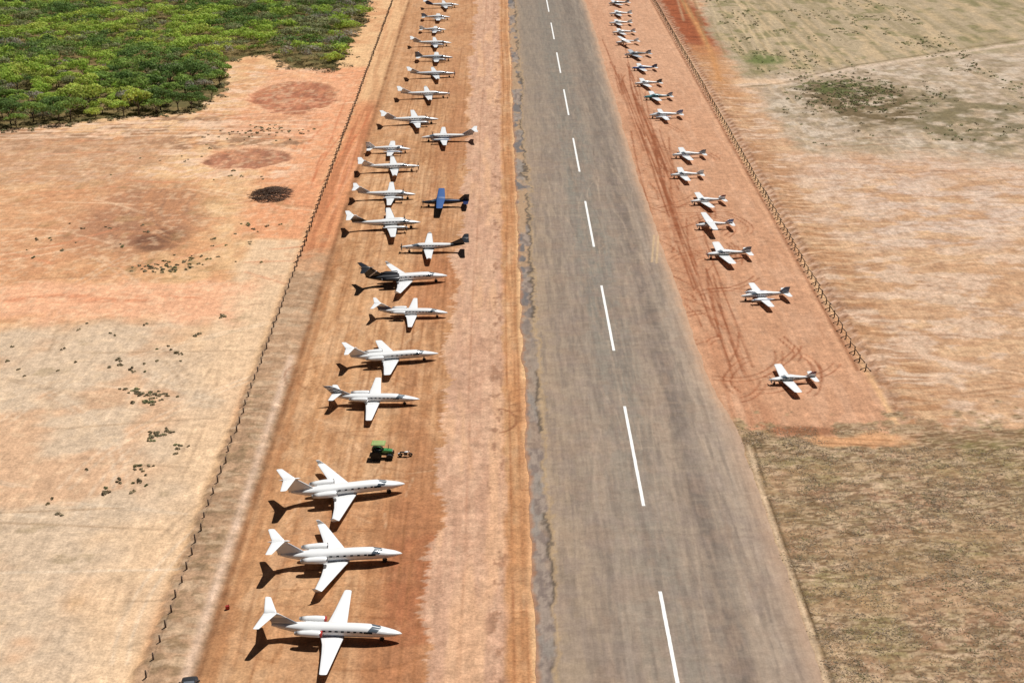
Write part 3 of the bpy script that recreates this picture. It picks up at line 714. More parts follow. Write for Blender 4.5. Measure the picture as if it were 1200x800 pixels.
SPEC = {
    'lightjet': dict(st=[(6.95, 1.28, .03, .03), (6.75, 1.3, .20, .17), (6.2, 1.35, .42, .36), (5.4, 1.43, .60, .54), (4.6, 1.54, .71, .69), (3.8, 1.62, .79, .83), (2.6, 1.65, .81, .87), (.5, 1.65, .81, .87), (-1.6, 1.66, .80, .86), (-3.0, 1.72, .72, .76), (-4.2, 1.82, .55, .57), (-5.4, 1.95, .33, .35), (-6.2, 2.04, .14, .16)],
        wing=(1.25, .5, 1.02, 2.15, .70, 7.2, 1.42, .78), kink=(.3, .35), tail=('T', -5.55, 4.05, 1.35, 2.75, -6.75, .62), fin=(-3.3, 2.35, 2.9, -5.45, 4.1, 1.55), eng=(-1.0, -3.5, 1.28, 2.02, .44), win=(3.1, 7, .62), cock=(4.7, 3.75), legs=[(4.9, 0, 1.2, .26), (-.3, 2.2, 1.0, .33), (-.3, -2.2, 1.0, .33)]),
    'phenom': dict(st=[(7.2, 1.42, .03, .03), (7.0, 1.44, .20, .17), (6.4, 1.5, .46, .40), (5.5, 1.58, .66, .60), (4.7, 1.7, .77, .75), (3.9, 1.79, .84, .88), (2.6, 1.82, .86, .93), (.5, 1.82, .86, .93), (-1.6, 1.83, .85, .92), (-3.2, 1.9, .77, .82), (-4.5, 2.02, .60, .62), (-5.7, 2.18, .36, .38), (-6.5, 2.28, .14, .16)],
        wing=(1.35, .5, 1.10, 2.55, -1.65, 7.15, 1.62, .95), kink=(.35, .55), winglet=(.72, .7), tail=('T', -5.85, 4.9, 1.5, 2.65, -7.15, .78), bullet=(-5.5, -7.9), fin=(-3.6, 2.55, 3.2, -5.9, 4.95, 1.75), eng=(-1.25, -4.1, 1.48, 2.25, .52), win=(3.2, 6, .78), cock=(4.8, 3.85), legs=[(5.2, 0, 1.3, .28), (-.6, 1.7, 1.1, .36), (-.6, -1.7, 1.1, .36)]),
    'bravo': dict(st=[(6.95, 1.28, .03, .03), (6.7, 1.3, .20, .17), (6.1, 1.35, .42, .36), (5.2, 1.43, .60, .54), (4.3, 1.54, .72, .70), (3.5, 1.62, .79, .83), (2.4, 1.65, .81, .87), (.3, 1.65, .81, .87), (-1.6, 1.66, .80, .86), (-3.0, 1.72, .72, .76), (-4.2, 1.82, .55, .57), (-5.4, 1.95, .33, .35), (-6.5, 2.06, .12, .14)],
        wing=(.95, .5, 1.02, 2.2, .35, 7.5, 1.45, .95), kink=(.3, .3), tail=('X', -4.9, 2.75, 1.5, 2.7, -5.9, .85), fin=(-3.4, 2.4, 3.1, -6.5, 4.45, 1.35), eng=(-.9, -3.6, 1.26, 2.0, .46), win=(2.9, 7, .62), cock=(4.5, 3.5), legs=[(4.6, 0, 1.2, .26), (-.5, 2.2, 1.0, .33), (-.5, -2.2, 1.0, .33)]),
    'lear': dict(st=[(7.05, 1.36, .03, .03), (6.8, 1.38, .18, .16), (6.1, 1.44, .40, .36), (5.2, 1.53, .60, .54), (4.4, 1.64, .71, .70), (3.6, 1.72, .78, .82), (2.4, 1.74, .80, .86), (.3, 1.74, .80, .86), (-1.8, 1.75, .79, .85), (-3.2, 1.82, .70, .74), (-4.4, 1.92, .54, .55), (-5.6, 2.05, .32, .34), (-6.4, 2.15, .13, .15)],
        wing=(1.0, .5, 1.05, 2.5, -1.0, 6.5, 1.45, 1.05), kink=(.35, .4), tail=('T', -5.7, 4.2, 1.4, 2.3, -6.85, .7), bullet=(-5.5, -7.3), fin=(-3.5, 2.45, 3.0, -5.75, 4.25, 1.6), eng=(-1.5, -4.1, 1.35, 2.12, .46), win=(2.9, 5, .72), cock=(4.6, 3.6), legs=[(4.8, 0, 1.25, .26), (-.7, 1.5, 1.05, .34), (-.7, -1.5, 1.05, .34)]),
    'kingair': dict(st=[(5.4, 1.5, .05, .05), (5.1, 1.52, .25, .22), (4.3, 1.58, .46, .42), (3.5, 1.66, .60, .56), (2.7, 1.78, .68, .72), (2.0, 1.86, .70, .80), (.8, 1.88, .71, .82), (-2.0, 1.88, .71, .82), (-3.6, 1.94, .60, .68), (-5.2, 2.08, .38, .46), (-6.6, 2.22, .20, .26), (-7.4, 2.3, .08, .12)],
        wing=(1.1, .4, 1.2, 2.2, .25, 8.6, 1.95, .95), kink=(.34, .5), boot=True, tail=('T', -6.9, 4.3, 1.5, 2.75, -7.75, .85), bullet=(-6.6, -8.5), fin=(-4.5, 2.5, 2.9, -6.75, 4.35, 1.75), nac=(2.55, 2.45, 1.45, 1.18), win=(1.6, 6, .62), cock=(3.35, 2.2), legs=[(3.6, 0, 1.3, .28), (.6, 2.5, 1.3, .34), (.6, -2.5, 1.3, .34)]),
    'pc12': dict(st=[(5.15, 1.6, .20, .22), (4.7, 1.6, .34, .40), (3.8, 1.62, .46, .54), (2.9, 1.68, .60, .66), (2.0, 1.82, .72, .80), (1.2, 1.88, .77, .86), (-1.8, 1.88, .77, .86), (-3.4, 1.94, .66, .72), (-5.0, 2.08, .42, .50), (-6.6, 2.24, .20, .28), (-7.5, 2.32, .08, .12)],
        wing=(.95, .4, 1.12, 2.15, .15, 7.7, 1.85, .95), kink=(.2, .15), winglet=(.35, .25), boot=True, tail=('T', -6.8, 4.05, 1.45, 2.6, -7.35, .95), bullet=(-6.6, -8.3), fin=(-4.3, 2.5, 3.0, -6.7, 4.1, 1.7), nose_prop=(5.12, 1.6, 1.33, 4), win=(1.5, 7, .6), cock=(3.0, 1.75), legs=[(3.7, 0, 1.3, .28), (-.3, 2.2, 1.1, .36), (-.3, -2.2, 1.1, .36)]),
    'cabintwin': dict(st=[(4.3, 1.25, .05, .05), (4.0, 1.28, .22, .22), (3.2, 1.34, .42, .42), (2.4, 1.42, .56, .56), (1.6, 1.56, .65, .72), (.6, 1.6, .66, .74), (-1.4, 1.6, .66, .74), (-3.0, 1.62, .48, .54), (-4.6, 1.66, .28, .32), (-5.7, 1.7, .10, .12)],
        wing=(.8, .4, 1.0, 2.0, .25, 6.3, 1.55, 1.05), tail=('L', -4.35, 1.72, 1.5, 2.5, -4.9, .8), fin=(-3.6, 1.85, 2.5, -5.1, 3.7, 1.0), nac=(2.35, 2.1, 1.2, .98), win=(.9, 4, .62), cock=(2.25, 1.2), legs=[(3.0, 0, 1.1, .24), (.0, 2.0, 1.0, .28), (.0, -2.0, 1.0, .28)]),
    'twin': dict(st=[(3.4, 1.2, .05, .05), (3.15, 1.22, .20, .20), (2.4, 1.27, .38, .38), (1.7, 1.34, .50, .50), (1.0, 1.48, .58, .64), (.2, 1.52, .60, .67), (-1.2, 1.5, .58, .64), (-2.6, 1.46, .38, .44), (-4.0, 1.46, .22, .26), (-4.95, 1.48, .08, .10)],
        wing=(.75, .4, .92, 1.75, .35, 5.5, 1.35, 1.1), tail=('L', -3.85, 1.52, 1.3, 2.0, -4.25, .8), fin=(-3.0, 1.62, 2.1, -4.3, 3.0, .95), nac=(1.95, 1.7, 1.05, .92), win=(.5, 3, .66), cock=(1.6, .7), legs=[(2.5, 0, 1.05, .22), (-.2, 1.7, .95, .25), (-.2, -1.7, .95, .25)]),
    'low': dict(st=[(2.1, 1.12, .22, .24), (1.75, 1.12, .38, .36), (1.0, 1.15, .50, .44), (.55, 1.2, .54, .50), (-.1, 1.38, .57, .66), (-.9, 1.4, .56, .66), (-1.7, 1.32, .47, .52), (-2.8, 1.26, .30, .36), (-4.0, 1.24, .16, .22), (-4.7, 1.24, .06, .10)],
        wing=(.55, .4, .88, 1.7, .15, 4.9, 1.35, 1.2), tail=('L', -3.75, 1.28, 1.05, 1.75, -3.95, .78), fin=(-2.9, 1.45, 1.85, -4.1, 2.5, .75), nose_prop=(2.05, 1.12, .95, 2), win=(-.15, 2, .85), cock=(.52, -.12), legs=[(1.6, 0, .95, .2), (-.35, 1.6, .85, .22), (-.35, -1.6, .85, .22)]),
    'high': dict(st=[(2.05, 1.3, .22, .24), (1.7, 1.3, .38, .38), (1.0, 1.33, .50, .46), (.6, 1.4, .54, .55), (-.0, 1.58, .56, .74), (-1.0, 1.6, .54, .74), (-2.0, 1.55, .42, .54), (-3.4, 1.52, .24, .32), (-4.6, 1.52, .12, .18), (-5.2, 1.54, .05, .08)],
        wing=(.45, .0, 2.34, 1.65, .25, 5.3, 2.48, 1.15), tail=('L', -4.2, 1.6, 1.15, 1.8, -4.45, .75), fin=(-3.2, 1.75, 1.9, -4.55, 2.85, .8), nose_prop=(2.0, 1.3, .98, 2), win=(-.1, 2, .8), cock=(.62, .0), brace=(.1, 1.2, 2.6, 2.33), legs=[(1.6, 0, 1.1, .2), (-.6, 1.25, 1.0, .22), (-.6, -1.25, 1.0, .22)]),
    'caravan': dict(st=[(3.95, 1.55, .26, .26), (3.5, 1.55, .42, .42), (2.6, 1.55, .58, .55), (1.9, 1.6, .68, .66), (1.2, 1.76, .76, .86), (-1.8, 1.8, .76, .88), (-3.4, 1.86, .56, .68), (-5.0, 1.95, .32, .42), (-6.5, 2.05, .10, .16)],
        wing=(.85, .0, 2.72, 2.05, .65, 7.6, 2.98, 1.45), kink=(.5, .0), tail=('L', -5.2, 2.1, 1.5, 3.0, -5.5, 1.0), fin=(-4.1, 2.25, 2.7, -5.7, 4.3, 1.15), nose_prop=(3.9, 1.55, 1.3, 3), win=(.7, 5, .66), cock=(2.0, 1.25), brace=(.1, 1.1, 3.2, 2.75), legs=[(2.7, 0, 1.2, .3), (-.4, 1.7, 1.1, .34), (-.4, -1.7, 1.1, .34)]),
}
HSCALE = .68                                   # heights in the photograph read lower than the plan dimensions


def aircraft(name, kind, pos, label, cat, group, fus=WHITE, wing=WHITE, fin=None, tail=None, eng=None, prop_m=(GREY, DARK), winglet=None, cover=None, wing_tip=None, small=False):
    """one parked aircraft: an Empty on the ground under the wing > its parts"""
    S = SPEC[kind]; st = S['st']; x, y, hd, sc = pos
    root = empty(name, (x, y, .02), R(hd), (sc, sc, sc * HSCALE)); tag(root, label, cat, group)
    fin = fin or fus; tail = tail or wing; eng = eng or fus
    body = part("fuselage", cached((kind, 'fus', 'fuselage'), lambda: fuselage_mb(st)), [fus], root)
    # cockpit glass: two front panes and two side panes
    c0, c1 = S['cock']; d = c0 - c1
    for t0, t1, sk in ((94, 150, -.35 * d), (30, 86, .35 * d)):
        part("windscreen", cached((kind, 'ws', t0, 'windscreen'), lambda: patch_mb(st, c1 + .05 * d, c0, t0, t1, sk * 1.2)), [SCREEN], root)
    for t0, t1 in ((152, 172), (8, 28)):
        part("side_window", cached((kind, 'sw', t0, 'side_window'), lambda: patch_mb(st, c1 - .55 * d, c1 + .35 * d, t0, t1, 0)), [GLASS], root)
    wx, wn_, step = S['win']
    for t0, t1 in ((152, 166), (14, 28)):
        for i in range(wn_):
            wd = .30 if kind not in ('low', 'high', 'twin') else .62
            xa = wx - i * step - (d * .6 if kind in ('low', 'high', 'twin') else 0)
            part("cabin_window", cached((kind, 'cw', t0, i, 'cabin_window'), lambda: patch_mb(st, xa - wd, xa, t0, t1, 0, nx=3, nt=3)), [GLASS], root)
    # wings
    x0, y0, z0, cc0, xt, yt, zt, ct = S['wing']
    for s_ in (1, -1):
        w = part("wing", cached((kind, 'wing', s_, 'wing'), lambda: surf_mb(wing_secs(s_, x0, y0, z0, cc0, xt, yt, zt, ct, kink=S.get('kink')), boot=S.get('boot'), flap=True)), [wing, DARK_BOOT, WING_GREY if wing is WHITE else wing], root)
        if 'winglet' in S:
            h, lean = S['winglet']

            def wl():
                mb = MB(); rings = []
                for u in np.linspace(0, 1, 4):
                    c = ct * (.85 - .45 * u); rings.append(foil((xt - ct * .1 - lean * .9 * u, s_ * (yt + ct * .12 + .22 * h * u), zt + .02 + h * u), c, .09, 'y'))
                return mb.loft(rings)
            part("winglet", cached((kind, 'wl', s_, 'winglet'), wl), [winglet or wing], w)
        if wing_tip:
            tk = lambda: MB().lathe_x([(xt + .25, .02), (xt + .1, .12), (xt - ct * .5, .16), (xt - ct, .08), (xt - ct - .15, .02)], s_ * (yt + .1), zt, 10)
            part("tip_tank", cached((kind, 'tip', s_, 'tip_tank'), tk), [wing_tip], w)
        if 'brace' in S:
            bx, zb, yb, zt_ = S['brace']
            part("wing_strut", cached((kind, 'brace', s_, 'wing_strut'), lambda: MB().tube((bx - .3, s_ * .5, zb), (bx - .2, s_ * yb, zt_), .05, .045, 6)), [wing], root)
    # tail
    fx, fz, fc, fxt, fzt, fct = S['fin']

    def finm():
        secs = []
        for u in np.linspace(-.12, 1, 6):
            k = max(u, 0); c = fc + (fct - fc) * k ** .85; xx = fx + (fxt - fx) * k
            secs.append((xx, 0, fz + (fzt - fz) * u, c, .10))
        mb = surf_mb(secs, 'y'); return mb
    part("fin", cached((kind, 'fin', 'fin'), finm), [fin], root)
    tk_, tx, tz, tc, ty, txt, tct = S['tail']
    for s_ in (1, -1):
        part("tailplane", cached((kind, 'tp', s_, 'tailplane'), lambda: surf_mb(wing_secs(s_, tx, 0.0 if tk_ == 'T' else .1, tz, tc, txt, ty, tz + (.02 if tk_ == 'T' else .08), tct, .09, .08, nseg=3), boot=S.get('boot'), flap=True)), [tail, DARK_BOOT, WING_GREY if tail is WHITE else tail], root)
    if 'bullet' in S:
        b0, b1 = S['bullet']
        part("tail_fairing", cached((kind, 'bul', 'tail_fairing'), lambda: MB().lathe_x([(b0 + .2, .02), (b0 - .1, .11), ((b0 + b1) / 2, .14), (b1 + .4, .07), (b1, .02)], 0, tz, 10)), [tail], root)
    # jet engines on the rear fuselage
    if 'eng' in S:
        e0, e1, ey, ez, er = S['eng']; L_ = e0 - e1
        for s_ in (1, -1):
            def nac():
                mb = MB().lathe_x([(e0 - .25, er * .74), (e0, er * .80), (e0 + .03, er * .90), (e0 - .15, er), (e0 - .4 * L_, er * 1.02), (e0 - .75 * L_, er * .86), (e1, er * .62), (e1 + .2, er * .5)], s_ * ey, ez, 18, cap0=False, cap1=False)
                return mb
            n_ = part("engine", cached((kind, 'nac', s_, 'engine'), nac), [eng], root)
            part("intake_lip", cached((kind, 'lip', s_, 'intake_lip'), lambda: MB().lathe_x([(e0 - .02, er * .78), (e0 + .035, er * .82), (e0 + .05, er * .9), (e0 - .06, er * .985)], s_ * ey, ez, 18, cap0=False, cap1=False)), [METAL], n_)
            if cover:
                part("intake_cover", cached((kind, 'cov', s_, 'intake_cover'), lambda: MB().lathe_x([(e0 + .14, .04), (e0 + .14, er * .8), (e0 + .09, er * .97), (e0 - .02, er * .99)], s_ * ey, ez, 16, cap1=False)), [cover], n_)
            else:
                part("fan", cached((kind, 'fan', s_, 'fan'), lambda: MB().lathe_x([(e0 - .1, .04), (e0 - .22, er * .2), (e0 - .24, er * .74)], s_ * ey, ez, 16)), [DARK], n_)
            part("exhaust", cached((kind, 'exh', s_, 'exhaust'), lambda: MB().lathe_x([(e1 + .25, er * .5), (e1 - .12, er * .46), (e1 - .12, er * .36), (e1 + .1, er * .3)], s_ * ey, ez, 14)), [GREY], n_)
            part("pylon", cached((kind, 'pyl', s_, 'pylon'), lambda: surf_mb([(e0 - .45, s_ * .45, ez - .12, L_ * .62, .1), (e0 - .45, s_ * (ey - er * .8), ez, L_ * .58, .1)])), [fus], root)
    # engines on the wing
    if 'nac' in S:
        ny_, nx0, nz_, pr = S['nac']; big_ = kind == 'kingair'
        for s_ in (1, -1):
            def nacw():
                rr = .44 if big_ else .40; rings = []
                for xx, ry, rz, dz in ((nx0, .2, .2, 0), (nx0 - .12, rr * .8, rr * .8, 0), (nx0 - .7, rr, rr * 1.05, 0), (nx0 - 1.6, rr, rr * 1.1, -.02), (-.6, rr * .8, rr * .8, 0), (-1.7, rr * .3, rr * .3, .05), (-2.0, .04, .04, .08)):
                    rings.append([sec_pt(xx, nz_ + dz, ry, rz, t)[0:1] + (sec_pt(xx, nz_ + dz, ry, rz, t)[1] + s_ * ny_, sec_pt(xx, nz_ + dz, ry, rz, t)[2]) for t in np.linspace(0, 2 * PI, 14, endpoint=False)])
                return MB().loft(rings)
            n_ = part("engine", cached((kind, 'nacw', s_, 'engine'), nacw), [eng], root)
            if big_:
                part("exhaust", cached((kind, 'exw', s_, 'exhaust'), lambda: MB().tube((nx0 - .55, s_ * ny_ + .38, nz_), (nx0 - .85, s_ * ny_ + .56, nz_ + .1), .1, .09).tube((nx0 - .55, s_ * ny_ - .38, nz_), (nx0 - .85, s_ * ny_ - .56, nz_ + .1), .1, .09)), [DARK], n_)
            prop(root, kind + 'w', nx0, s_ * ny_, nz_, pr, 4 if big_ else 3, prop_m, a0=.4 + s_ * .3)
    if 'nose_prop' in S:
        px, pz, pr, nb = S['nose_prop']; prop(root, kind + 'n', px, 0, pz, pr, nb, prop_m, spin=.22 if kind in ('pc12', 'caravan') else .17, a0=1.1)
        if kind in ('pc12', 'caravan'):
            both(lambda s_: part("exhaust", cached((kind, 'exn', s_, 'exhaust'), lambda: MB().tube((px - .75, s_ * .4, pz - .15), (px - 1.15, s_ * .66, pz - .2), .12, .1)), [DARK], root))
        else:
            part("air_intake", cached((kind, 'ain', 'air_intake'), lambda: MB().box((px - .01, .2, pz + .02), (.06, .16, .1)).box((px - .01, -.2, pz + .02), (.06, .16, .1))), [DARK], root)
    gear(root, kind, S['legs'], twin=kind in ('kingair', 'phenom'))
    return root


W_ = WHITE_C
INF = 99.0
LV_J1 = livery("white_grey_stripe_shaded_belly", W_, [((.50, .55, .64), .6, 0, .86, -3.4, 5.2), (SILVER_C, 1.1, 0, .12, -INF, 4.6), (GREY_C, 2.6, -.35, .10, -INF, -3.2), (GREY_C, 2.1, -.35, .09, -INF, -3.4), ((.10, .16, .30), 1.66, -.30, .08, -INF, -3.6)])  # first band paints the bluish shade of the lower fuselage into the colour
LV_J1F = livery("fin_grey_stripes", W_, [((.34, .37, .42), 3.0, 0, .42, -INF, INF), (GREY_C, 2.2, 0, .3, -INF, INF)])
LV_J2 = livery("white_jet_shaded_belly", W_, [((.52, .56, .64), .7, 0, .88, -INF, 5.6), ((.42, .46, .56), 1.62, 0, .03, -5, 6.2)])  # wide lower band is sky-blue shade on a white belly, painted in
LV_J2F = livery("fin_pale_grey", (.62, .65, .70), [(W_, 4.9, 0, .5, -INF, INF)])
LV_J3 = livery("white_thin_line_shaded_belly", W_, [((.30, .34, .42), 1.42, 0, .035, -4.5, 6.2), ((.52, .56, .64), .7, 0, .80, -INF, 5.6)])
LV_J4F = livery("fin_dark_bars", (.50, .52, .55), [((.06, .07, .09), 6.2, .5, .12, -INF, INF), ((.06, .07, .09), 5.6, .5, .12, -INF, INF), ((.06, .07, .09), 6.8, .5, .14, -INF, INF), ((.75, .75, .75), 5.9, .5, .07, -INF, INF)])
LV_J4 = livery("white_two_grey_lines", W_, [((.16, .18, .24), 1.35, 0, .05, -5, 6.0), ((.4, .42, .46), 1.08, 0, .15, -INF, INF)])
LV_J5 = livery("white_grey_belly", W_, [((.36, .39, .44), 1.1, -.03, .32, -INF, INF), ((.12, .15, .22), 1.52, -.03, .05, -6, 5.8)])
LV_J6 = livery("white_navy_tail", W_, [(NAVY_C, 1.35, -.05, .22, -INF, -1.5), ((.2, .26, .40), 1.25, 0, .05, -2, 6)])
LV_J6F = livery("fin_navy_base", W_, [(NAVY_C, 2.4, 0, .75, -INF, INF)])
LV_J7 = livery("white_black_rear", W_, [(BLACK_C, 2, 0, 9, -INF, -1.1), (BLACK_C, 1.0, .0, .14, -1.3, 3.5), (MAROON_C, 1.24, .0, .05, -1.3, 4.5)])
LV_J7F = livery("black_fin_white_bar", BLACK_C, [((.75, .75, .75), 9.4, 1.12, .17, -INF, INF), ((.3, .3, .32), 11.4, 1.12, .09, -INF, INF)])
LV_K1 = livery("white_black_swoosh", W_, [(BLACK_C, 1.5, .02, .14, -6.5, 4.6), ((.36, .37, .4), 1.15, 0, .14, -INF, INF), (BLACK_C, 2.3, -.3, .12, -INF, -5)])
LV_K1F = livery("fin_black_grey", (.28, .29, .31), [(BLACK_C, 2.8, 0, .5, -INF, INF), (W_, 4.3, 0, .5, -INF, INF)])
LV_K2 = livery("white_silver_side", W_, [((.33, .36, .42), 1.35, 0, .30, -7, 5)])
LV_K2F = livery("fin_silver", (.45, .47, .52), [(W_, 4.2, 0, .4, -INF, INF)])
LV_P1 = livery("white_black_belly", W_, [(BLACK_C, 1.35, -.06, .20, -7.5, 3.5), (BLACK_C, 2.2, -.28, .22, -INF, -4.5)])
LV_P2 = livery("white_grey_keel", W_, [((.28, .31, .38), 1.3, -.04, .28, -INF, INF)])
LV_P3 = livery("silver_dark_keel", (.6, .62, .64), [((.05, .06, .09), 1.35, -.06, .25, -INF, INF)])
LV_P4 = livery("white_black_tail", W_, [(BLACK_C, 2, 0, 9, -INF, -4.6), (BLACK_C, 1.35, -.10, .24, -5.2, 5.5), ((.30, .32, .36), 1.7, 0, .10, -INF, 2)])
LV_K3 = livery("white_blue_grey_side", W_, [((.14, .20, .34), 1.45, 0, .16, -6, 5), ((.4, .42, .46), 1.15, 0, .12, -INF, INF)])
LV_K4 = livery("white_slate_side", W_, [((.18, .22, .32), 1.5, -.03, .32, -INF, 4.2)])
LV_K5 = livery("white_navy_window_line", W_, [(NAVY_C, 1.7, 0, .10, -6, 4.5), ((.4, .42, .46), 1.2, 0, .2, -INF, INF)])
LV_K6 = livery("white_navy_rear", W_, [(NAVY_C, 2, 0, 9, -INF, -4.8), (NAVY_C, 1.4, 0, .14, -5, 4)])
LV_W = livery("white_thin_blue_line", W_, [((.10, .16, .34), 1.5, 0, .045, -5, 3.4)])
LV_W2 = livery("pale_grey_twin", (.50, .52, .54), [((.10, .12, .16), 1.4, 0, .08, -5, 4)])
LV_C = livery("navy_body", (.010, .015, .028), [((.015, .03, .09), 2.3, 0, .3, -INF, 1.5)])
LV_R1 = livery("white_dark_window_line", W_, [((.03, .05, .05), 1.28, .03, .13, -3.8, .9), ((.08, .16, .14), 1.02, .02, .07, -4.6, 1.6)])
LV_R2 = livery("white_blue_twin", W_, [((.10, .14, .26), 1.3, .0, .05, -5, 3.2), ((.35, .38, .44), 1.05, 0, .12, -INF, INF)])
LV_R2F = livery("fin_slate_blue", (.10, .13, .20), [(W_, 1.7, 0, .14, -INF, INF)])
LV_R3 = livery("white_green_line", W_, [((.05, .10, .07), 1.22, .02, .08, -4.6, 1.9), ((.28, .30, .34), 1.0, .02, .06, -4.6, 1.9)])
LV_RB = livery("white_blue_line", W_, [((.05, .10, .32), 1.2, .02, .07, -4.8, 1.9)])
LV_RR = livery("white_maroon_line", W_, [(MAROON_C, 1.2, .02, .07, -4.8, 1.9)])
LV_RG = livery("white_grey_line", W_, [((.25, .27, .31), 1.2, .02, .06, -4.8, 1.9)])
LV_R9 = livery("teal_black_body", (.05, .24, .27), [((.015, .02, .025), 1.25, .03, .16, -4.8, .3), (W_, 1.62, 0, .12, -4.4, -.9)])
LV_R11 = livery("blue_body", (.03, .08, .30), [(W_, 1.75, 0, .22, -INF, INF)])
LV_R12 = livery("dark_grey_top", (.10, .11, .12), [(W_, 1.1, 0, .18, -INF, INF)])
LV_R17 = livery("black_stripe_body", W_, [(BLACK_C, 1.35, .03, .2, -4.8, 2)])
LV_FB = livery("fin_blue_top", W_, [((.08, .12, .34), 2.4, 0, .32, -INF, INF)])
LV_FM = livery("fin_maroon_top", W_, [(MAROON_C, 2.3, 0, .25, -INF, INF)])
LV_FD = livery("fin_dark_grey", (.14, .15, .18), [(W_, 1.6, 0, .15, -INF, INF)])
LV_CREAM = livery("cream_body_brown_line", (.72, .69, .60), [((.20, .10, .05), 1.2, .02, .07, -4.8, 1.9)])

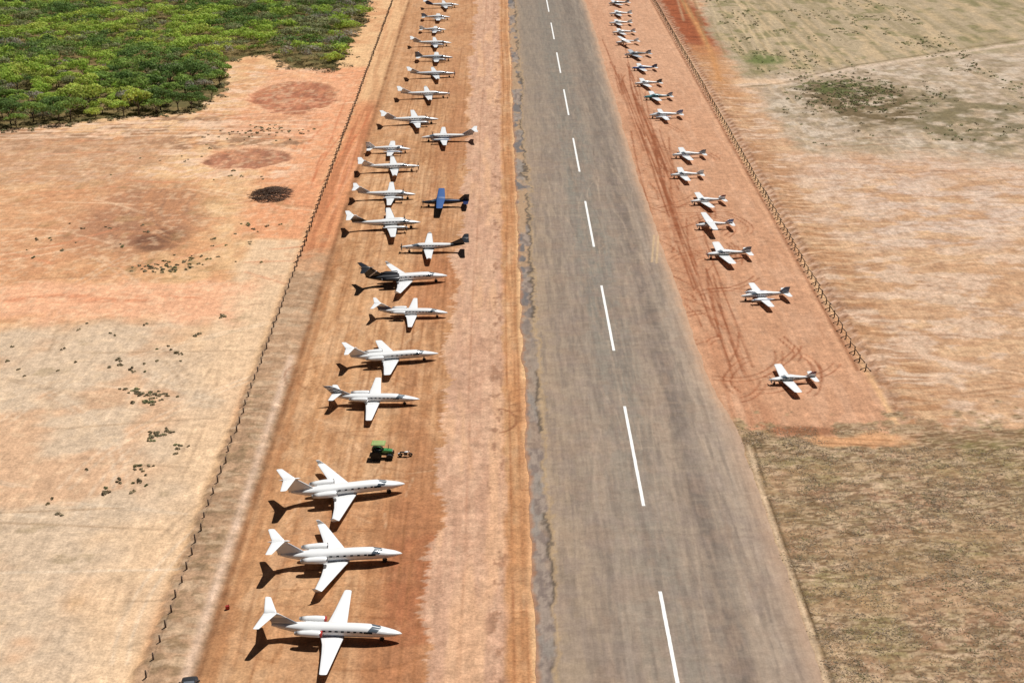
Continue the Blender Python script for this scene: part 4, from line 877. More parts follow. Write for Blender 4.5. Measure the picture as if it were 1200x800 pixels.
JG, TG, RG = "business jets parked on the dirt apron", "propeller planes parked on the dirt apron", "light planes parked along the right side of the runway"
JET, TURBO, LIGHT_P = "business_jet", "turboprop_aircraft", "light_aircraft"
A = [
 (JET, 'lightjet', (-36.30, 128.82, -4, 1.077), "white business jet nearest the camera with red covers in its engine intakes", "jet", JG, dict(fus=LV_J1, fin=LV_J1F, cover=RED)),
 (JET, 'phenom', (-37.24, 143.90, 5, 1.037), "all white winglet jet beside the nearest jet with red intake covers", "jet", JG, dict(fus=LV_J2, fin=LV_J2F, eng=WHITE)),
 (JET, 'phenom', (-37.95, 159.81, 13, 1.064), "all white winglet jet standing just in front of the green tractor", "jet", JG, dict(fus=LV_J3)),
 (JET, 'bravo', (-36.50, 187.54, -1, .954), "white jet with grey striped fin and low-set tailplane just behind the green tractor", "jet", JG, dict(fus=LV_J4, fin=LV_J4F)),
 (JET, 'lear', (-34.83, 202.64, 10, 1.021), "white swept wing jet with grey underside, second jet beyond the green tractor", "jet", JG, dict(fus=LV_J5)),
 (JET, 'lightjet', (-33.04, 221.51, -1, .892), "small white jet with navy blue at the base of its white T-tail", "jet", JG, dict(fus=LV_J6, fin=LV_J6F)),
 (JET, 'phenom', (-34.88, 237.39, 10, 1.045), "white jet with black rear fuselage, black engines and black tail", "jet", JG, dict(fus=LV_J7, fin=LV_J7F, eng=BLACK, tail=BLACK)),
 (TURBO, 'kingair', (-39.45, 268.39, 7, 1.055), "white twin turboprop with black side swoosh, left of the black-tailed turboprop", "turboprop", TG, dict(fus=LV_K1, fin=LV_K1F)),
 (TURBO, 'kingair', (-40.90, 288.13, 2, .947), "white twin turboprop with silver grey side, left of the blue high-wing plane", "turboprop", TG, dict(fus=LV_K2, fin=LV_K2F)),
 (TURBO, 'pc12', (-41.50, 308.91, 6, .997), "white single turboprop with black belly line, beside the nearest low-tailed twin", "turboprop", TG, dict(fus=LV_P1, prop_m=(METAL, DARK))),
 (LIGHT_P, 'cabintwin', (-43.20, 324.60, 0, 1.021), "white low-tailed twin propeller plane, left of the white twin turboprop facing left", "plane", TG, dict(fus=LV_W)),
 (TURBO, 'kingair', (-38.94, 351.61, 8, 1.049), "white twin turboprop with blue grey side, just behind the white turboprop facing left", "turboprop", TG, dict(fus=LV_K3, fin=LV_K2F)),
 (TURBO, 'pc12', (-36.95, 379.78, 7, 1.030), "white single turboprop with grey keel, eighth from the far end of the left row", "turboprop", TG, dict(fus=LV_P2, prop_m=(METAL, DARK))),
 (TURBO, 'pc12', (-35.98, 405.02, 8, 1.008), "silvery single turboprop with dark keel, seventh from the far end of the left row", "turboprop", TG, dict(fus=LV_P3, prop_m=(MAROON, DARK))),
 (LIGHT_P, 'cabintwin', (-36.58, 428.17, 2, 1.111), "pale grey low-tailed twin propeller plane with dark fin in the left row", "plane", TG, dict(fus=LV_W2, fin=LV_FD)),
 (TURBO, 'kingair', (-37.98, 450.38, 4, .942), "white twin turboprop with navy window line, fifth from the far end of the left row", "turboprop", TG, dict(fus=LV_K5, fin=LV_K2F)),
 (LIGHT_P, 'twin', (-38.94, 473.49, 0, 1.037), "small white low-tailed twin, fourth from the far end of the left row", "plane", TG, dict(fus=LV_R2)),
 (LIGHT_P, 'twin', (-38.67, 495.80, 2, 1.170), "small white low-tailed twin with blue line, third from the far end of the left row", "plane", TG, dict(fus=LV_W, fin=LV_R2F)),
 (TURBO, 'kingair', (-37.29, 520.31, 6, .937), "white twin turboprop with navy rear and fin at the far end of the left row", "turboprop", TG, dict(fus=LV_K6, fin=NAVY, eng=LV_K3)),
 (TURBO, 'kingair', (-31.59, 334.95, 183, .976), "white twin turboprop with slate side facing left, away from the runway", "turboprop", TG, dict(fus=LV_K4, fin=LV_K2F)),
 (TURBO, 'pc12', (-31.72, 254.44, 182, .945), "white single turboprop with black tail facing left, beside the runway shoulder", "turboprop", TG, dict(fus=LV_P4, fin=BLACK, tail=BLACK, prop_m=(DARK, DARK))),
 (TURBO, 'caravan', (-30.39, 282.85, 180, .892), "dark navy high-wing plane with bright blue wing", "plane", TG, dict(fus=LV_C, wing=BLUE, fin=BLACK, tail=NAVY, prop_m=(DARK, DARK))),
 (LIGHT_P, 'low', (24.81, 194.09, 187, 1.016), "white low-wing plane standing alone, nearest the camera right of the runway", "plane", RG, dict(fus=LV_R1, fin=LV_FM)),
 (LIGHT_P, 'twin', (27.03, 228.92, 188, 1.022), "white twin-engined light plane with slate blue fin, second nearest right of the runway", "plane", RG, dict(fus=LV_R2, fin=LV_R2F)),
 (LIGHT_P, 'low', (23.38, 250.27, 187, 1.209), "long white low-wing single with green line, third nearest right of the runway", "plane", RG, dict(fus=LV_R3, fin=LV_FD, prop_m=(MAROON, DARK))),
 (LIGHT_P, 'high', (23.18, 267.48, 185, 1.006), "white high-wing plane with blue fin tip, fourth nearest right of the runway", "plane", RG, dict(fus=LV_RB, fin=LV_FB)),
 (LIGHT_P, 'low', (24.33, 283.71, 190, 1.059), "white low-wing single with maroon fin tip, just behind the nearest high-wing plane", "plane", RG, dict(fus=LV_RG, fin=LV_FM)),
 (LIGHT_P, 'low', (22.33, 303.05, 184, 1.037), "white low-wing single with all white fin, nearer of a close pair right of the runway", "plane", RG, dict(fus=LV_RG)),
 (LIGHT_P, 'low', (24.77, 319.42, 186, 1.100), "white low-wing single with blue line, farther of a close pair right of the runway", "plane", RG, dict(fus=LV_RB, fin=LV_FD)),
 (LIGHT_P, 'twin', (23.93, 357.14, 185, 1.031), "white twin with blue-topped fin, nearest of the long far group right of the runway", "plane", RG, dict(fus=LV_R2, fin=LV_FB)),
 (LIGHT_P, 'low', (23.61, 377.28, 187, 1.111), "teal and black low-wing single with white wings", "plane", RG, dict(fus=LV_R9, fin=LV_R2F)),
 (LIGHT_P, 'low', (22.63, 393.58, 188, 1.087), "white low-wing single with a black fin, between the teal plane and the blue-bodied plane", "plane", RG, dict(fus=LV_RR, fin=BLACK)),
 (LIGHT_P, 'low', (23.49, 413.96, 186, 1.061), "blue-bodied low-wing single with white wings", "plane", RG, dict(fus=LV_R11, fin=NAVY)),
 (LIGHT_P, 'low', (23.18, 432.95, 192, 1.18), "dark grey topped low-wing plane with dark fin, just behind the blue-bodied plane", "plane", RG, dict(fus=LV_R12, fin=LV_FD, wing=GREY)),
 (LIGHT_P, 'high', (21.56, 451.88, 194, 1.011), "white high-wing plane in the far group right of the runway", "plane", RG, dict(fus=LV_RG)),
 (LIGHT_P, 'low', (21.96, 468.90, 188, 1.08), "white low-wing plane with maroon line, fourth from the far right end", "plane", RG, dict(fus=LV_RR, fin=LV_FM)),
 (LIGHT_P, 'low', (22.24, 485.54, 185, 1.09), "plain white low-wing single, third from the far end right of the runway", "plane", RG, dict(fus=LV_RG)),
 (LIGHT_P, 'low', (23.63, 503.26, 184, 1.11), "white low-wing single with blue line, second from the far end right of the runway", "plane", RG, dict(fus=LV_RB)),
 (LIGHT_P, 'low', (24.79, 524.56, 194, 1.12), "white low-wing plane with black stripe at the far end right of the runway", "plane", RG, dict(fus=LV_R17, fin=LV_FD)),
]
for nm, kind, pos, lab, cat, grp, kw in A:
    aircraft(nm, kind, pos, lab, cat, grp, **kw)

# ------------------------------------------------------------------ tractor, motorbike, car, red can
GREEN = mat("tractor_green", (.05, .22, .04), .35, coat=.3); GREEN_B = mat("hood_green", (.05, .24, .07), .3, coat=.3); ROOF_G = mat("canopy_green", (.26, .33, .10), .6, grime=.3); YELLOW = mat("rim_yellow", (.55, .40, .03), .5)
t = empty("tractor", (-34.3, 170.9, .02), R(-3), (1.0, 1.12, .88)); tag(t, "small green tractor with a pale green canopy standing on the apron between the jets", "tractor")
mb = MB(); mb.box((.75, 0, .95), (1.5, .62, .30)); mb.box((-.35, 0, .85), (1.1, .7, .4)); mb.box((.6, 0, .62), (2.0, .4, .35)); part("chassis", mb, DARK, t)
mb = MB()
mb.loft([[(x, y, z) for y, z in ((-w, .95), (-w, h - .08), (-w * .8, h), (w * .8, h), (w, h - .08), (w, .95))] for x, w, h in ((.15, .36, 1.42), (.9, .35, 1.40), (1.45, .32, 1.32), (1.6, .27, 1.2))], smooth=False)
hood = part("hood", mb, GREEN_B, t); part("grille", MB().box((1.61, 0, 1.05), (.04, .44, .26)), DARK, hood)
both(lambda s: part("headlight", MB().box((1.6, s * .2, 1.26), (.06, .13, .1)), WHITE, hood))
for s in (1, -1):
    mb = MB(); rings = []
    for a in np.linspace(R(10), R(165), 10): rings.append([(-.55 + q * math.cos(a), s * y, .68 + q * math.sin(a)) for q, y in ((.76, .5), (.76, .92), (.70, .92), (.70, .5))])
    part("fender", mb.loft(rings, smooth=False), GREEN, t)
    for nm, x, r_, w, yy in (("rear_wheel", -.6, .76, .46, .78), ("front_wheel", 1.25, .45, .28, .64)):
        wv = part(nm, MB().wheel((x, s * yy, r_), r_, w, 22), TYRE, t)
        mb = MB()
        for k in range(16):
            a = 2 * PI * k / 16; mb.box((x + (r_ + .01) * math.cos(a), s * yy + (.09 if k % 2 else -.09), r_ + (r_ + .01) * math.sin(a)), (.05, w * .5, .09), ry=-a)
        part("tread", mb, TYRE, wv)
        part("rim", MB().wheel((x, s * yy, r_), r_ * .56, w * .8, 16), YELLOW, wv)
    for x in (-1.0, .12): part("canopy_post", MB().tube((x, s * .5, 1.1), (x + .05, s * .55, 2.35), .035), BLACK, t)
mb = MB(); mb.box((-.30, 0, 2.42), (1.9, 1.35, .10), taper=.92); mb.box((-.30, 0, 2.49), (1.5, .95, .05), taper=.8); part("canopy", mb, ROOF_G, t)
part("seat", MB().box((-.5, 0, 1.15), (.45, .5, .12)).box((-.74, 0, 1.38), (.1, .5, .45)), BLACK, t)
mb = MB(); mb.tube((.2, 0, 1.3), (-.05, 0, 1.5), .025)
mb.loft([[(-.06 + .18 * math.sin(a) * .4 + q * math.cos(b) * .4, .19 * math.cos(a) + q * math.cos(b) * math.cos(a), 1.5 + .19 * math.sin(a) * .85 + q * math.sin(b)) for b in np.linspace(0, 2 * PI, 6, endpoint=False)] for a in np.linspace(0, 2 * PI, 15) for q in (.018,)], cap0=False, cap1=False)
part("steering_wheel", mb, BLACK, t); part("exhaust_pipe", MB().tube((1.0, .2, 1.4), (1.0, .2, 2.0), .04), DARK, t)
part("tow_bar", MB().tube((-.9, .3, .55), (-1.5, .3, .5), .04).tube((-.9, -.3, .55), (-1.5, -.3, .5), .04).box((-1.5, 0, .5), (.08, .9, .08)), DARK, t)

m_ = empty("motorcycle", (-31.05, 171.1, .02), R(4), (1.0, 1.0, .8)); tag(m_, "black motorcycle with a white tank parked right of the green tractor", "motorcycle")
for x in (-.68, .70):
    w_o = part("wheel", MB().wheel((x, 0, .31), .31, .14, 18), TYRE, m_); part("hub", MB().wheel((x, 0, .31), .16, .16, 12), METAL, w_o)
part("frame", MB().tube((-.68, .06, .31), (-.1, .06, .5), .03).tube((-.68, -.06, .31), (-.1, -.06, .5), .03).tube((-.1, 0, .5), (.42, 0, .82), .035).box((.08, 0, .42), (.46, .26, .34)), DARK, m_)
part("fuel_tank", MB().loft([[(x, w * math.cos(a), .80 + h * math.sin(a)) for a in np.linspace(0, 2 * PI, 12, endpoint=False)] for x, w, h in ((-.12, .1, .08), (.05, .17, .14), (.28, .18, .15), (.42, .08, .08))]), WHITE, m_)
part("seat", MB().box((-.38, 0, .80), (.66, .26, .12), ry=.08), BLACK, m_)
part("fork", MB().tube((.70, .07, .31), (.46, .07, .95), .025).tube((.70, -.07, .31), (.46, -.07, .95), .025), METAL, m_)
part("handlebar", MB().tube((.43, .38, 1.02), (.45, 0, .97), .02).tube((.43, -.38, 1.02), (.45, 0, .97), .02), DARK, m_)
part("headlight", MB().lathe_x([(.50, .05), (.56, .10), (.62, .09)], 0, .88, 12), METAL, m_)
part("mudguard", MB().box((-.78, 0, .66), (.42, .16, .05), ry=-.4), WHITE, m_)

CARP = mat("car_dark_grey", (.02, .021, .025), .45); CARR = mat("car_roof_sunlit_grey", (.12, .13, .15), .4, coat=.2)  # roof colour holds the sunlit, sky-reflecting grey of the dark car
c = empty("parked_car", (-49.9, 119.2, .10), R(99), (1, 1, .8)); tag(c, "dark grey car on the dirt verge, cut off by the bottom left of the picture", "car")
prof = [(-2.15, .55, .80), (-2.1, .82, .95), (-1.2, .86, 1.0), (0, .87, 1.0), (1.2, .86, .98), (1.75, .82, .88), (2.05, .70, .76), (2.18, .48, .66)]
mb = MB(); mb.loft([[(x, w * sy, z) for sy, z in ((-1, .35), (-1.02, .6), (-.95, h), (-.6, h + .03), (.6, h + .03), (.95, h), (1.02, .6), (1, .35))] for x, w, h in prof])
part("body", mb, CARP, c)
cab = [(-1.95, .70, 1.0, .70), (-1.6, .70, 1.42, .64), (-1.0, .70, 1.55, .62), (.0, .70, 1.55, .62), (.55, .70, 1.46, .62), (1.15, .70, 1.0, .68)]
mb = MB(); mb.loft([[(x, -.84, .98), (x, -w2, h), (x, -w2 * .8, h + .03), (x, w2 * .8, h + .03), (x, w2, h), (x, .84, .98)] for x, w, h, w2 in cab], smooth=False); part("cabin", mb, CARP, c)
part("roof", MB().loft([[(x, -.52, z), (x, -.2, z + .02), (x, .2, z + .02), (x, .52, z)] for x, z in ((-1.5, 1.51), (-.9, 1.60), (.0, 1.60), (.45, 1.53))], closed=False, cap0=False, cap1=False), CARR, c)
part("windscreen", MB().add([(.62, -.54, 1.47), (.62, .54, 1.47), (1.14, .62, 1.06), (1.14, -.62, 1.06)], [[0, 3, 2, 1]]), GLASS, c)
part("rear_window", MB().add([(-1.66, -.54, 1.42), (-1.66, .54, 1.42), (-1.98, .6, 1.06), (-1.98, -.6, 1.06)], [[0, 1, 2, 3]]), GLASS, c)
for s in (1, -1):
    part("side_window", MB().add([(.45, s * .67, 1.45), (-1.35, s * .69, 1.45), (-1.6, s * .84, 1.06), (.95, s * .84, 1.06)], [[0, 1, 2, 3]]), GLASS, c)
    part("headlight", MB().box((1.98, s * .62, .60), (.22, .2, .12)), GREY, c); part("mirror", MB().box((.85, s * .97, 1.08), (.12, .2, .14)), CARP, c)
    for x in (-1.35, 1.35):
        wv = part("wheel", MB().wheel((x, s * .78, .33), .33, .22, 18), TYRE, c); part("rim", MB().wheel((x, s * .79, .33), .2, .21, 14), METAL, wv)

cn = empty("fuel_can", (-48.75, 134.6, 0.03), .5); tag(cn, "small red fuel can lying alone at the left edge of the apron", "can")
part("body", MB().loft([[(x, y, z) for x, y in ((-.2, -.14), (.2, -.14), (.23, 0), (.2, .14), (-.2, .14), (-.23, 0))] for z in (0, .42)], smooth=False), mat("red_plastic", (.40, .02, .015), .5), cn)
part("handle", MB().tube((-.12, 0, .42), (-.08, 0, .5), .02).tube((-.08, 0, .5), (.1, 0, .5), .02).tube((.1, 0, .5), (.12, 0, .42), .02), mat("red_plastic", (.40, .02, .015), .5), cn)
part("cap", MB().tube((.17, .05, .40), (.19, .05, .5), .04), BLACK, cn)

# ------------------------------------------------------------------ fences
WOOD = mat("old_post_wood", (.13, .085, .06), .9, grime=.4, scale=3); WIRE = mat("rusty_wire", (.12, .09, .07), .7)


def fence(name, label, xf, y0, y1, step, postfn, mats, group=None):
    """a wire fence along the strip > its posts and wires"""
    f = empty(name, (xf(y0), y0, 0)); tag(f, label, "fence")
    base = [postfn(k).mesh("fence_post") for k in range(5)]
    for b in base: setmats(b, mats)
    ypos = np.arange(y0, y1, step); rest = MB(); ox, oy = xf(y0), y0
    for i, y in enumerate(ypos):
        px, py = xf(y) + random.uniform(-.12, .12), y + random.uniform(-.2, .2); a = random.uniform(-.15, .15); k = random.uniform(.85, 1.12); b = base[i % 5]
        if i < 100:
            o = bpy.data.objects.new("fence_post", b); link(o, f); o.location = (px - ox, py - oy, 0); o.rotation_euler = (0, 0, a); o.scale = (1, 1, k)
        else:
            v = [(px - ox + q.co.x * math.cos(a) - q.co.y * math.sin(a), py - oy + q.co.x * math.sin(a) + q.co.y * math.cos(a), q.co.z * k) for q in b.vertices]
            rest.add(v, [list(p.vertices) for p in b.polygons])
            for j, p in enumerate(b.polygons): rest.m[-len(b.polygons) + j] = p.material_index
    if rest.v:
        ro = part("far_fence_posts", rest, mats, f); ro["kind"] = "stuff"
    for h in (.35, .65, .95):
        mb = MB()
        for ya, yb in zip(ypos[:-1:4], ypos[4::4]): mb.tube((xf(ya) - ox, ya - oy, h), (xf(yb) - ox, yb - oy, h), .007, .007, 4)
        part("wire", mb, WIRE, f)
    return f


def post_left(k):
    mb = MB(); l = random.uniform(-.06, .06)
    mb.tube((0, 0, -.1), (l, random.uniform(-.05, .05), 1.3), .115, .095, 7); mb.tube((-.75, -.8, -.02), (-.06, -.06, .30), .085, .08, 6); return mb


def post_right(k):
    mb = MB(); mb.tube((0, 0, -.1), (random.uniform(-.08, .08), random.uniform(-.05, .05), 1.25), .11, .09, 7); mb.tube((.75, -.5, .0), (.08, -.05, .75), .08, .07, 6)
    mb.tube((-.75, .35, .05), (-.1, .03, .5), .09, .06, 6); return mb


fence("fence", "long line of dark braced wooden posts along the left side of the apron", lambda y: -54.75 - (y - 120) * .0060, 104, 640, 2.96, post_left, [WOOD])
fence("fence", "long line of dark braced wooden posts along the right side of the parked light planes", lambda y: 38.1 + max(0, y - 230) * .0061, 199, 640, 3.1, post_right, [WOOD])

# ------------------------------------------------------------------ brush heap
BRANCH = mat("dead_branch", (.19, .125, .09), .95, grime=.55, scale=2)
mb = MB()
for k in range(480):
    a = random.uniform(0, 2 * PI); q = random.random() ** .62; cx, cy = 4.2 * q * math.cos(a), 5.4 * q * math.sin(a); z = 1.7 * (1 - q) ** .7 * random.uniform(.3, 1) + .05
    d = random.gauss(0, .5) + random.choice((0, 0, .6)); l = random.uniform(.8, 2.9)
    mb.tube((cx - l * math.cos(d) * .5, cy - l * math.sin(d) * .5, max(.03, z - random.uniform(0, .4))), (cx + l * math.cos(d) * .5, cy + l * math.sin(d) * .5, z + random.uniform(-.1, .25)), random.uniform(.03, .09), .02, 4)
bh = part("brush_heap", mb, BRANCH, None); bh.location = (-66.5, 291.2, 0); tag(bh, "dark heap of cut dead branches on the cleared sandy field", "brush heap")

# ------------------------------------------------------------------ trees
def leaf_material():
    m = bpy.data.materials.new("foliage"); nt, N, L, b = nodes_of(m)
    at = N.new("ShaderNodeAttribute"); at.attribute_name = "leaf"
    L.new(at.outputs["Color"], b.inputs["Base Color"]); b.inputs["Roughness"].default_value = .75; b.inputs["Specular IOR Level"].default_value = .1
    tr = N.new("ShaderNodeBsdfTranslucent"); L.new(at.outputs["Color"], tr.inputs["Color"]); mx = N.new("ShaderNodeMixShader"); mx.inputs[0].default_value = .38
    out = N["Material Output"]; L.new(b.outputs[0], mx.inputs[1]); L.new(tr.outputs[0], mx.inputs[2]); L.new(mx.outputs[0], out.inputs[0])
    return m


LEAF = leaf_material(); BARK = mat("bark", (.13, .10, .08), .95, grime=.3, scale=3)
TINTS = [(.380, .490, .095), (.265, .375, .090), (.165, .255, .075), (.310, .325, .155), (.470, .540, .115), (.370, .340, .260)]
TLABEL = ["bright green bushy tree in the wood beyond the cleared field", "mid green bushy tree in the wood beyond the cleared field", "dark green bushy tree in the wood beyond the cleared field", "dull olive bushy tree in the wood beyond the cleared field", "yellow green bushy tree in the wood beyond the cleared field", "grey half bare bushy tree in the wood beyond the cleared field"]


def crown_arrays(rng, rad, h, nl, tint, size=.42):
    """leaf quads in uneven clumps: returns (n,4,3) corners and (n,3) colours"""
    nc = int(rng.integers(7, 11)); cs = []
    for i in range(nc):
        a = rng.uniform(0, 2 * PI); q = math.sqrt(rng.random()) * .78; z = h * (.52 + .36 * (1 - q * q) * rng.uniform(.6, 1.0))
        cs.append((rad * q * math.cos(a), rad * q * math.sin(a), z, rad * rng.uniform(.30, .48), rng.uniform(.72, 1.22)))
    P, Cc = [], []
    for i in range(nl):
        cx, cy, cz, cr, br = cs[int(rng.integers(nc))]
        d = rng.normal(size=3); d /= np.linalg.norm(d); d[2] = abs(d[2]) * .9 - .18; rr = cr * rng.uniform(.72, 1.06)
        p = np.array((cx, cy, cz)) + d * rr * (1, 1, .72)
        n = d + rng.normal(size=3) * .34; n /= np.linalg.norm(n); u = np.cross(n, rng.normal(size=3)); u /= np.linalg.norm(u); w = np.cross(n, u); s_ = size * rng.uniform(.55, 1.15)
        P.append([p + (u + w * .5) * s_ * .5, p + (w - u * .4) * s_ * .5, p - (u + w * .5) * s_ * .5, p - (w - u * .4) * s_ * .5])
        sh = br * rng.uniform(.82, 1.18) * (.62 + .45 * min(1, max(0, (p[2] / h - .35) / .5)))  # top-lit look painted into the leaves: darker low, brighter at the crown top
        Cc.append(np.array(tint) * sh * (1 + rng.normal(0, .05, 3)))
    return np.array(P, np.float32), np.clip(np.array(Cc, np.float32), .004, .8)


def leaf_mesh(name, P, Cc):
    n = len(P); me = bpy.data.meshes.new(name); me.vertices.add(n * 4); me.vertices.foreach_set("co", P.reshape(-1))
    me.loops.add(n * 4); me.loops.foreach_set("vertex_index", np.arange(n * 4, dtype=np.int32)); me.polygons.add(n); me.polygons.foreach_set("loop_start", np.arange(n, dtype=np.int32) * 4)
    me.update(calc_edges=True); at = me.attributes.new("leaf", 'FLOAT_COLOR', 'FACE')
    c4 = np.ones((n, 4), np.float32); c4[:, :3] = Cc; at.data.foreach_set("color", c4.reshape(-1)); me.materials.append(LEAF); return me


def trunk_mb(rng, rad, h):
    mb = MB(); mb.tube((0, 0, -.1), (.1, .05, h * .45), .16, .10, 7)
    for k in range(6):
        a = 2 * PI * k / 6 + rng.uniform(-.4, .4); q = rad * rng.uniform(.3, .6); mb.tube((.05, .02, h * rng.uniform(.15, .4)), (q * math.cos(a), q * math.sin(a), h * rng.uniform(.55, .75)), .075, .03, 5)
    return mb


trng = np.random.default_rng(21); PROTO = []
for ti, tint in enumerate(TINTS):
    for v in range(3):
        rad, h = trng.uniform(2.9, 4.2), trng.uniform(3.6, 5.6)
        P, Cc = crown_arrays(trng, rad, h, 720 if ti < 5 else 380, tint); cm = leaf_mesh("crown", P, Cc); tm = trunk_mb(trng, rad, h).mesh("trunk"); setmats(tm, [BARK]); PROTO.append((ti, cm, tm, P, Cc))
spots = []; yy = 336.0; row = 0
while yy < 590:
    stepx = 4.6
    for xx in np.arange(-262, -62, stepx):
        px, py = xx + trng.uniform(-1.6, 1.6) + (row % 2) * 1.9, yy + trng.uniform(-1.5, 1.5)
        if in_wood(np.array([px]), np.array([py]))[0] and px > -230 - (py - 340) * .3 and vnoise(np.array([px / 6.5], np.float32), np.array([py / 6.5], np.float32), 6.1)[0] > .2: spots.append((px, py))
    yy += 4.3; row += 1
spots.sort(key=lambda p: p[1] + .18 * abs(p[0] + 66))
SPK = [(vnoise(np.array([p[0] / 17], np.float32), np.array([p[1] / 17], np.float32), 3.3)[0], p) for p in spots]
GREYS = [p for p in PROTO if p[0] == 5]
WT = []; WC = []
for i, (nv, (px, py)) in enumerate(SPK):
    edge = px > -66 - 14 * (py > 430) - 6
    rr_ = trng.random()
    if (px > -86 and py > 405 and rr_ < .6) or rr_ < .20: ti = 3 if trng.random() < .55 else (5 if trng.random() < .6 else 2)
    elif nv > .58: ti = 4 if rr_ < .5 else 0
    elif nv > .42: ti = 0 if rr_ < .55 else 1
    else: ti = 1 if rr_ < .6 else 2
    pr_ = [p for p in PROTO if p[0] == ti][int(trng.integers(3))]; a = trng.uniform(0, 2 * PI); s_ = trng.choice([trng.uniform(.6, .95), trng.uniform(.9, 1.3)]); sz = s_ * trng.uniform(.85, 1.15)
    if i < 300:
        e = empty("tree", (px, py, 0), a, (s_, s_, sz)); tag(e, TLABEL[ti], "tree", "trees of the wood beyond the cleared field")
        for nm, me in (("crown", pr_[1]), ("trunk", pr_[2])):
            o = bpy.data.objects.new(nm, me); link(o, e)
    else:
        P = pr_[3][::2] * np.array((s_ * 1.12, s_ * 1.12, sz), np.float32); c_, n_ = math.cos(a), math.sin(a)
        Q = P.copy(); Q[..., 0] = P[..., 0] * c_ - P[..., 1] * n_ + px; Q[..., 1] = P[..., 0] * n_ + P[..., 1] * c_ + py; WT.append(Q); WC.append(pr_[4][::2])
wd = bpy.data.objects.new("woodland", leaf_mesh("woodland", np.concatenate(WT), np.concatenate(WC))); col.objects.link(wd); tag(wd, "dense green scrub woodland stretching away beyond the nearer trees", "woodland", kind="stuff")

# ------------------------------------------------------------------ scrub and dry grass
def tufts(name, pts, tint_fn, nb, hgt, spread, rng):
    n = len(pts); m = n * nb; base = np.repeat(np.array(pts, np.float32), nb, 0); a = rng.uniform(0, 2 * PI, m); d = rng.uniform(.0, 1, m) * np.repeat([p[2] for p in pts], nb) * spread
    x = base[:, 0] + d * np.cos(a); y = base[:, 1] + d * np.sin(a); h = hgt * rng.uniform(.5, 1.2, m) * np.repeat([p[2] for p in pts], nb); b = rng.uniform(0, 2 * PI, m); w = h * rng.uniform(.5, 1.0, m)
    lx, ly = h * 4.5 * np.cos(a + rng.normal(0, .6, m)), h * 4.5 * np.sin(a + rng.normal(0, .6, m))
    P = np.stack([np.stack([x - w * np.cos(b), y - w * np.sin(b), np.full(m, -.03)], -1), np.stack([x + w * np.cos(b), y + w * np.sin(b), np.full(m, -.03)], -1),
                  np.stack([x + lx + w * .6 * np.cos(b), y + ly + w * .6 * np.sin(b), h], -1), np.stack([x + lx - w * .6 * np.cos(b), y + ly - w * .6 * np.sin(b), h * .92], -1)], 1).astype(np.float32)
    C = np.repeat(np.array([tint_fn(rng) for _ in range(n)], np.float32), nb, 0) * rng.uniform(.7, 1.25, (m, 1)).astype(np.float32)
    o = bpy.data.objects.new(name, leaf_mesh(name, P, C)); col.objects.link(o); return o


q = np.random.default_rng(5); pts = []
while len(pts) < 6500:
    x, y = q.uniform(15.6, 62), q.uniform(112, 182)
    if y > 178 + (x - 28) * -.10 + q.normal(0, 1.2) or (172.8 < y < 177.4 and x > 26 + q.normal(0, 1)): continue
    dn = vnoise(np.array([x / 5], np.float32), np.array([y / 4], np.float32), 8.1)[0]
    if q.random() < .25 + .9 * max(0, dn - .25): pts.append((x, y, q.uniform(.5, 1.25)))
gr = tufts("dry_grass", pts, lambda r_: np.array((.44, .34, .235)) * r_.uniform(.55, 1.25) if r_.random() < .85 else np.array((.26, .23, .12)) * r_.uniform(.8, 1.2), 10, .075, .6, q)
tag(gr, "tufts of straw coloured dry grass at the lower right beside the runway", "grass", kind="stuff")
def bushes(name, pts, tint_fn, rng, nq=34):
    """low leafy domes: pts = (x, y, radius)"""
    P, Cc = [], []
    for x, y, rr in pts:
        n = int(nq * (.5 + rr)); lob = [(rng.normal(0, .45) * rr, rng.normal(0, .45) * rr, rng.uniform(.5, 1)) for _ in range(3)]; tint = tint_fn(rng)
        for k in range(n):
            lx, ly, lr = lob[k % 3]; d = rng.normal(size=3); d /= np.linalg.norm(d); d[2] = abs(d[2])
            p = np.array((x + lx, y + ly, 0)) + d * (rr * .6 * lr, rr * .6 * lr, rr * .5 * lr) * rng.uniform(.7, 1.05)
            nn = d + rng.normal(size=3) * .35 + (0, 0, .35); nn /= np.linalg.norm(nn); u = np.cross(nn, rng.normal(size=3)); u /= np.linalg.norm(u); w = np.cross(nn, u); s_ = rng.uniform(.10, .26)
            P.append([p + u * s_, p + w * s_ * .7, p - u * s_, p - w * s_ * .7]); Cc.append(tint * rng.uniform(.65, 1.3))
    o_ = bpy.data.objects.new(name, leaf_mesh(name, np.array(P, np.float32), np.clip(np.array(Cc, np.float32), .004, .6))); col.objects.link(o_); return o_


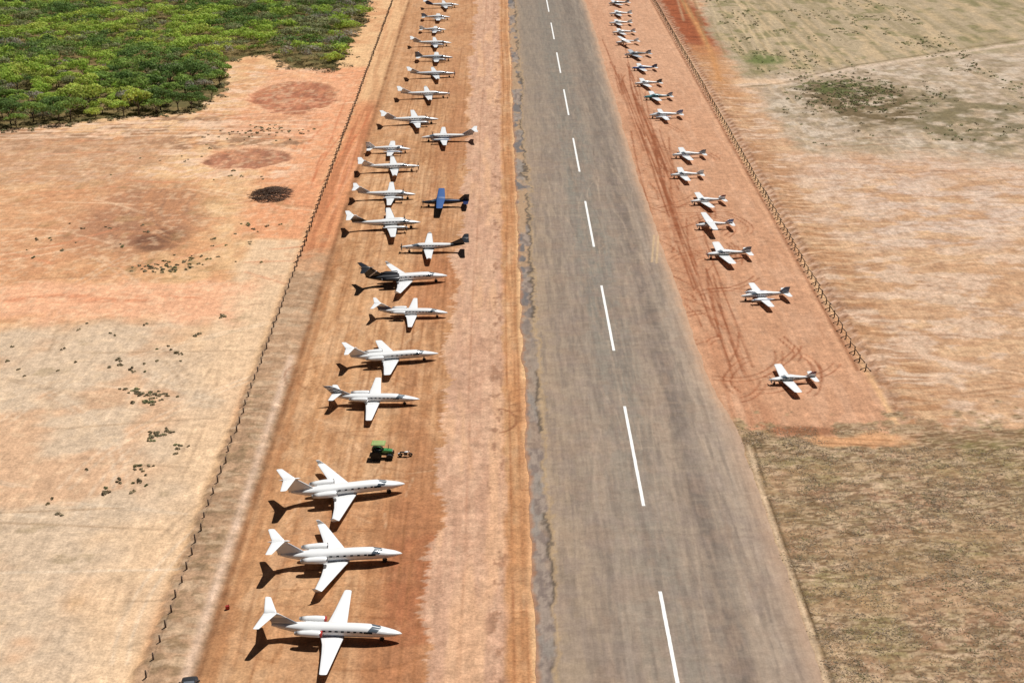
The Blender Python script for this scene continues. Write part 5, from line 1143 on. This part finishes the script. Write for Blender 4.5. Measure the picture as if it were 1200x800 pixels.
pts = []
for cx, cy, rx, ry, n in ((-80, 246, 7, 4, 60), (-72, 251, 10, 5, 22), (-68, 265, 12, 10, 20), (-70, 207, 3, 5, 14), (-69, 190, 3, 2.5, 30), (-72, 192, 3, 2, 16), (-74, 201, 3, 4, 10), (-66, 178, 1.6, 2, 24), (-62.5, 174, 1.2, 2, 9), (-86, 205, 16, 16, 20), (-88, 325, 16, 16, 26), (-78, 345, 12, 7, 70), (-72, 305, 9, 5, 12), (-100, 262, 20, 16, 26), (-66, 166, 2, 4, 16), (-74, 160, 6, 10, 10), (-68, 214, 1.5, 1, 6), (-65, 222, .8, 1, 5)):
    for k in range(n): pts.append((cx + q.normal(0, .5) * rx, cy + q.normal(0, .5) * ry, q.choice([q.uniform(.2, .4), q.uniform(.3, .7)])))
pts = [p for p in pts if q.random() < .65]
edge = [p for p in FRONT if p[0] > -250]
for (x0, y0), (x1, y1) in zip(edge[:-1], edge[1:]):          # shrubs in front of the trees
    for k in range(int(math.hypot(x1 - x0, y1 - y0) / 2.2)):
        t_ = q.random(); pts.append((x0 + (x1 - x0) * t_ + q.normal(0, 1.3), y0 + (y1 - y0) * t_ - abs(q.normal(0, 2.0)), q.uniform(.5, 1.6)))
pts = [p for p in pts if p[0] < -57.5 and ((p[0] + 76.3) / 10) ** 2 + ((p[1] - 319.8) / 9.2) ** 2 > 1 and ((p[0] + 73.8) / 11.5) ** 2 + ((p[1] - 382) / 18.5) ** 2 > 1]
sc2 = bushes("scrub", pts, lambda r_: np.array((.38, .31, .19)) * r_.uniform(.6, 1.2) if r_.random() < .75 else np.array((.30, .30, .15)) * r_.uniform(.7, 1.2), q); tag(sc2, "scattered low scrub on the sandy ground left of the fence and along the wood", "scrub", kind="stuff")
pts = []
for k in range(1500):
    x, y = q.uniform(56, 130), q.uniform(330, 545)
    if vnoise(np.array([x / 7], np.float32), np.array([y / 12], np.float32), 5.5)[0] > .56 and y > 330 + (x - 60) * .1: pts.append((x, y, q.uniform(.6, 1.6)))
for k in range(420): pts.append((80 + q.normal(0, .5) * 15, 384 + q.normal(0, .5) * 22, q.uniform(.7, 1.7)))
sc3 = bushes("field_weeds", [(x, y, r_ * .6) for x, y, r_ in pts], lambda r_: np.array((.26, .28, .12)) * r_.uniform(.7, 1.3) if r_.random() < .6 else np.array((.25, .21, .12)), q, 16); tag(sc3, "low green and olive weeds in the field beyond the right fence", "weeds", kind="stuff")
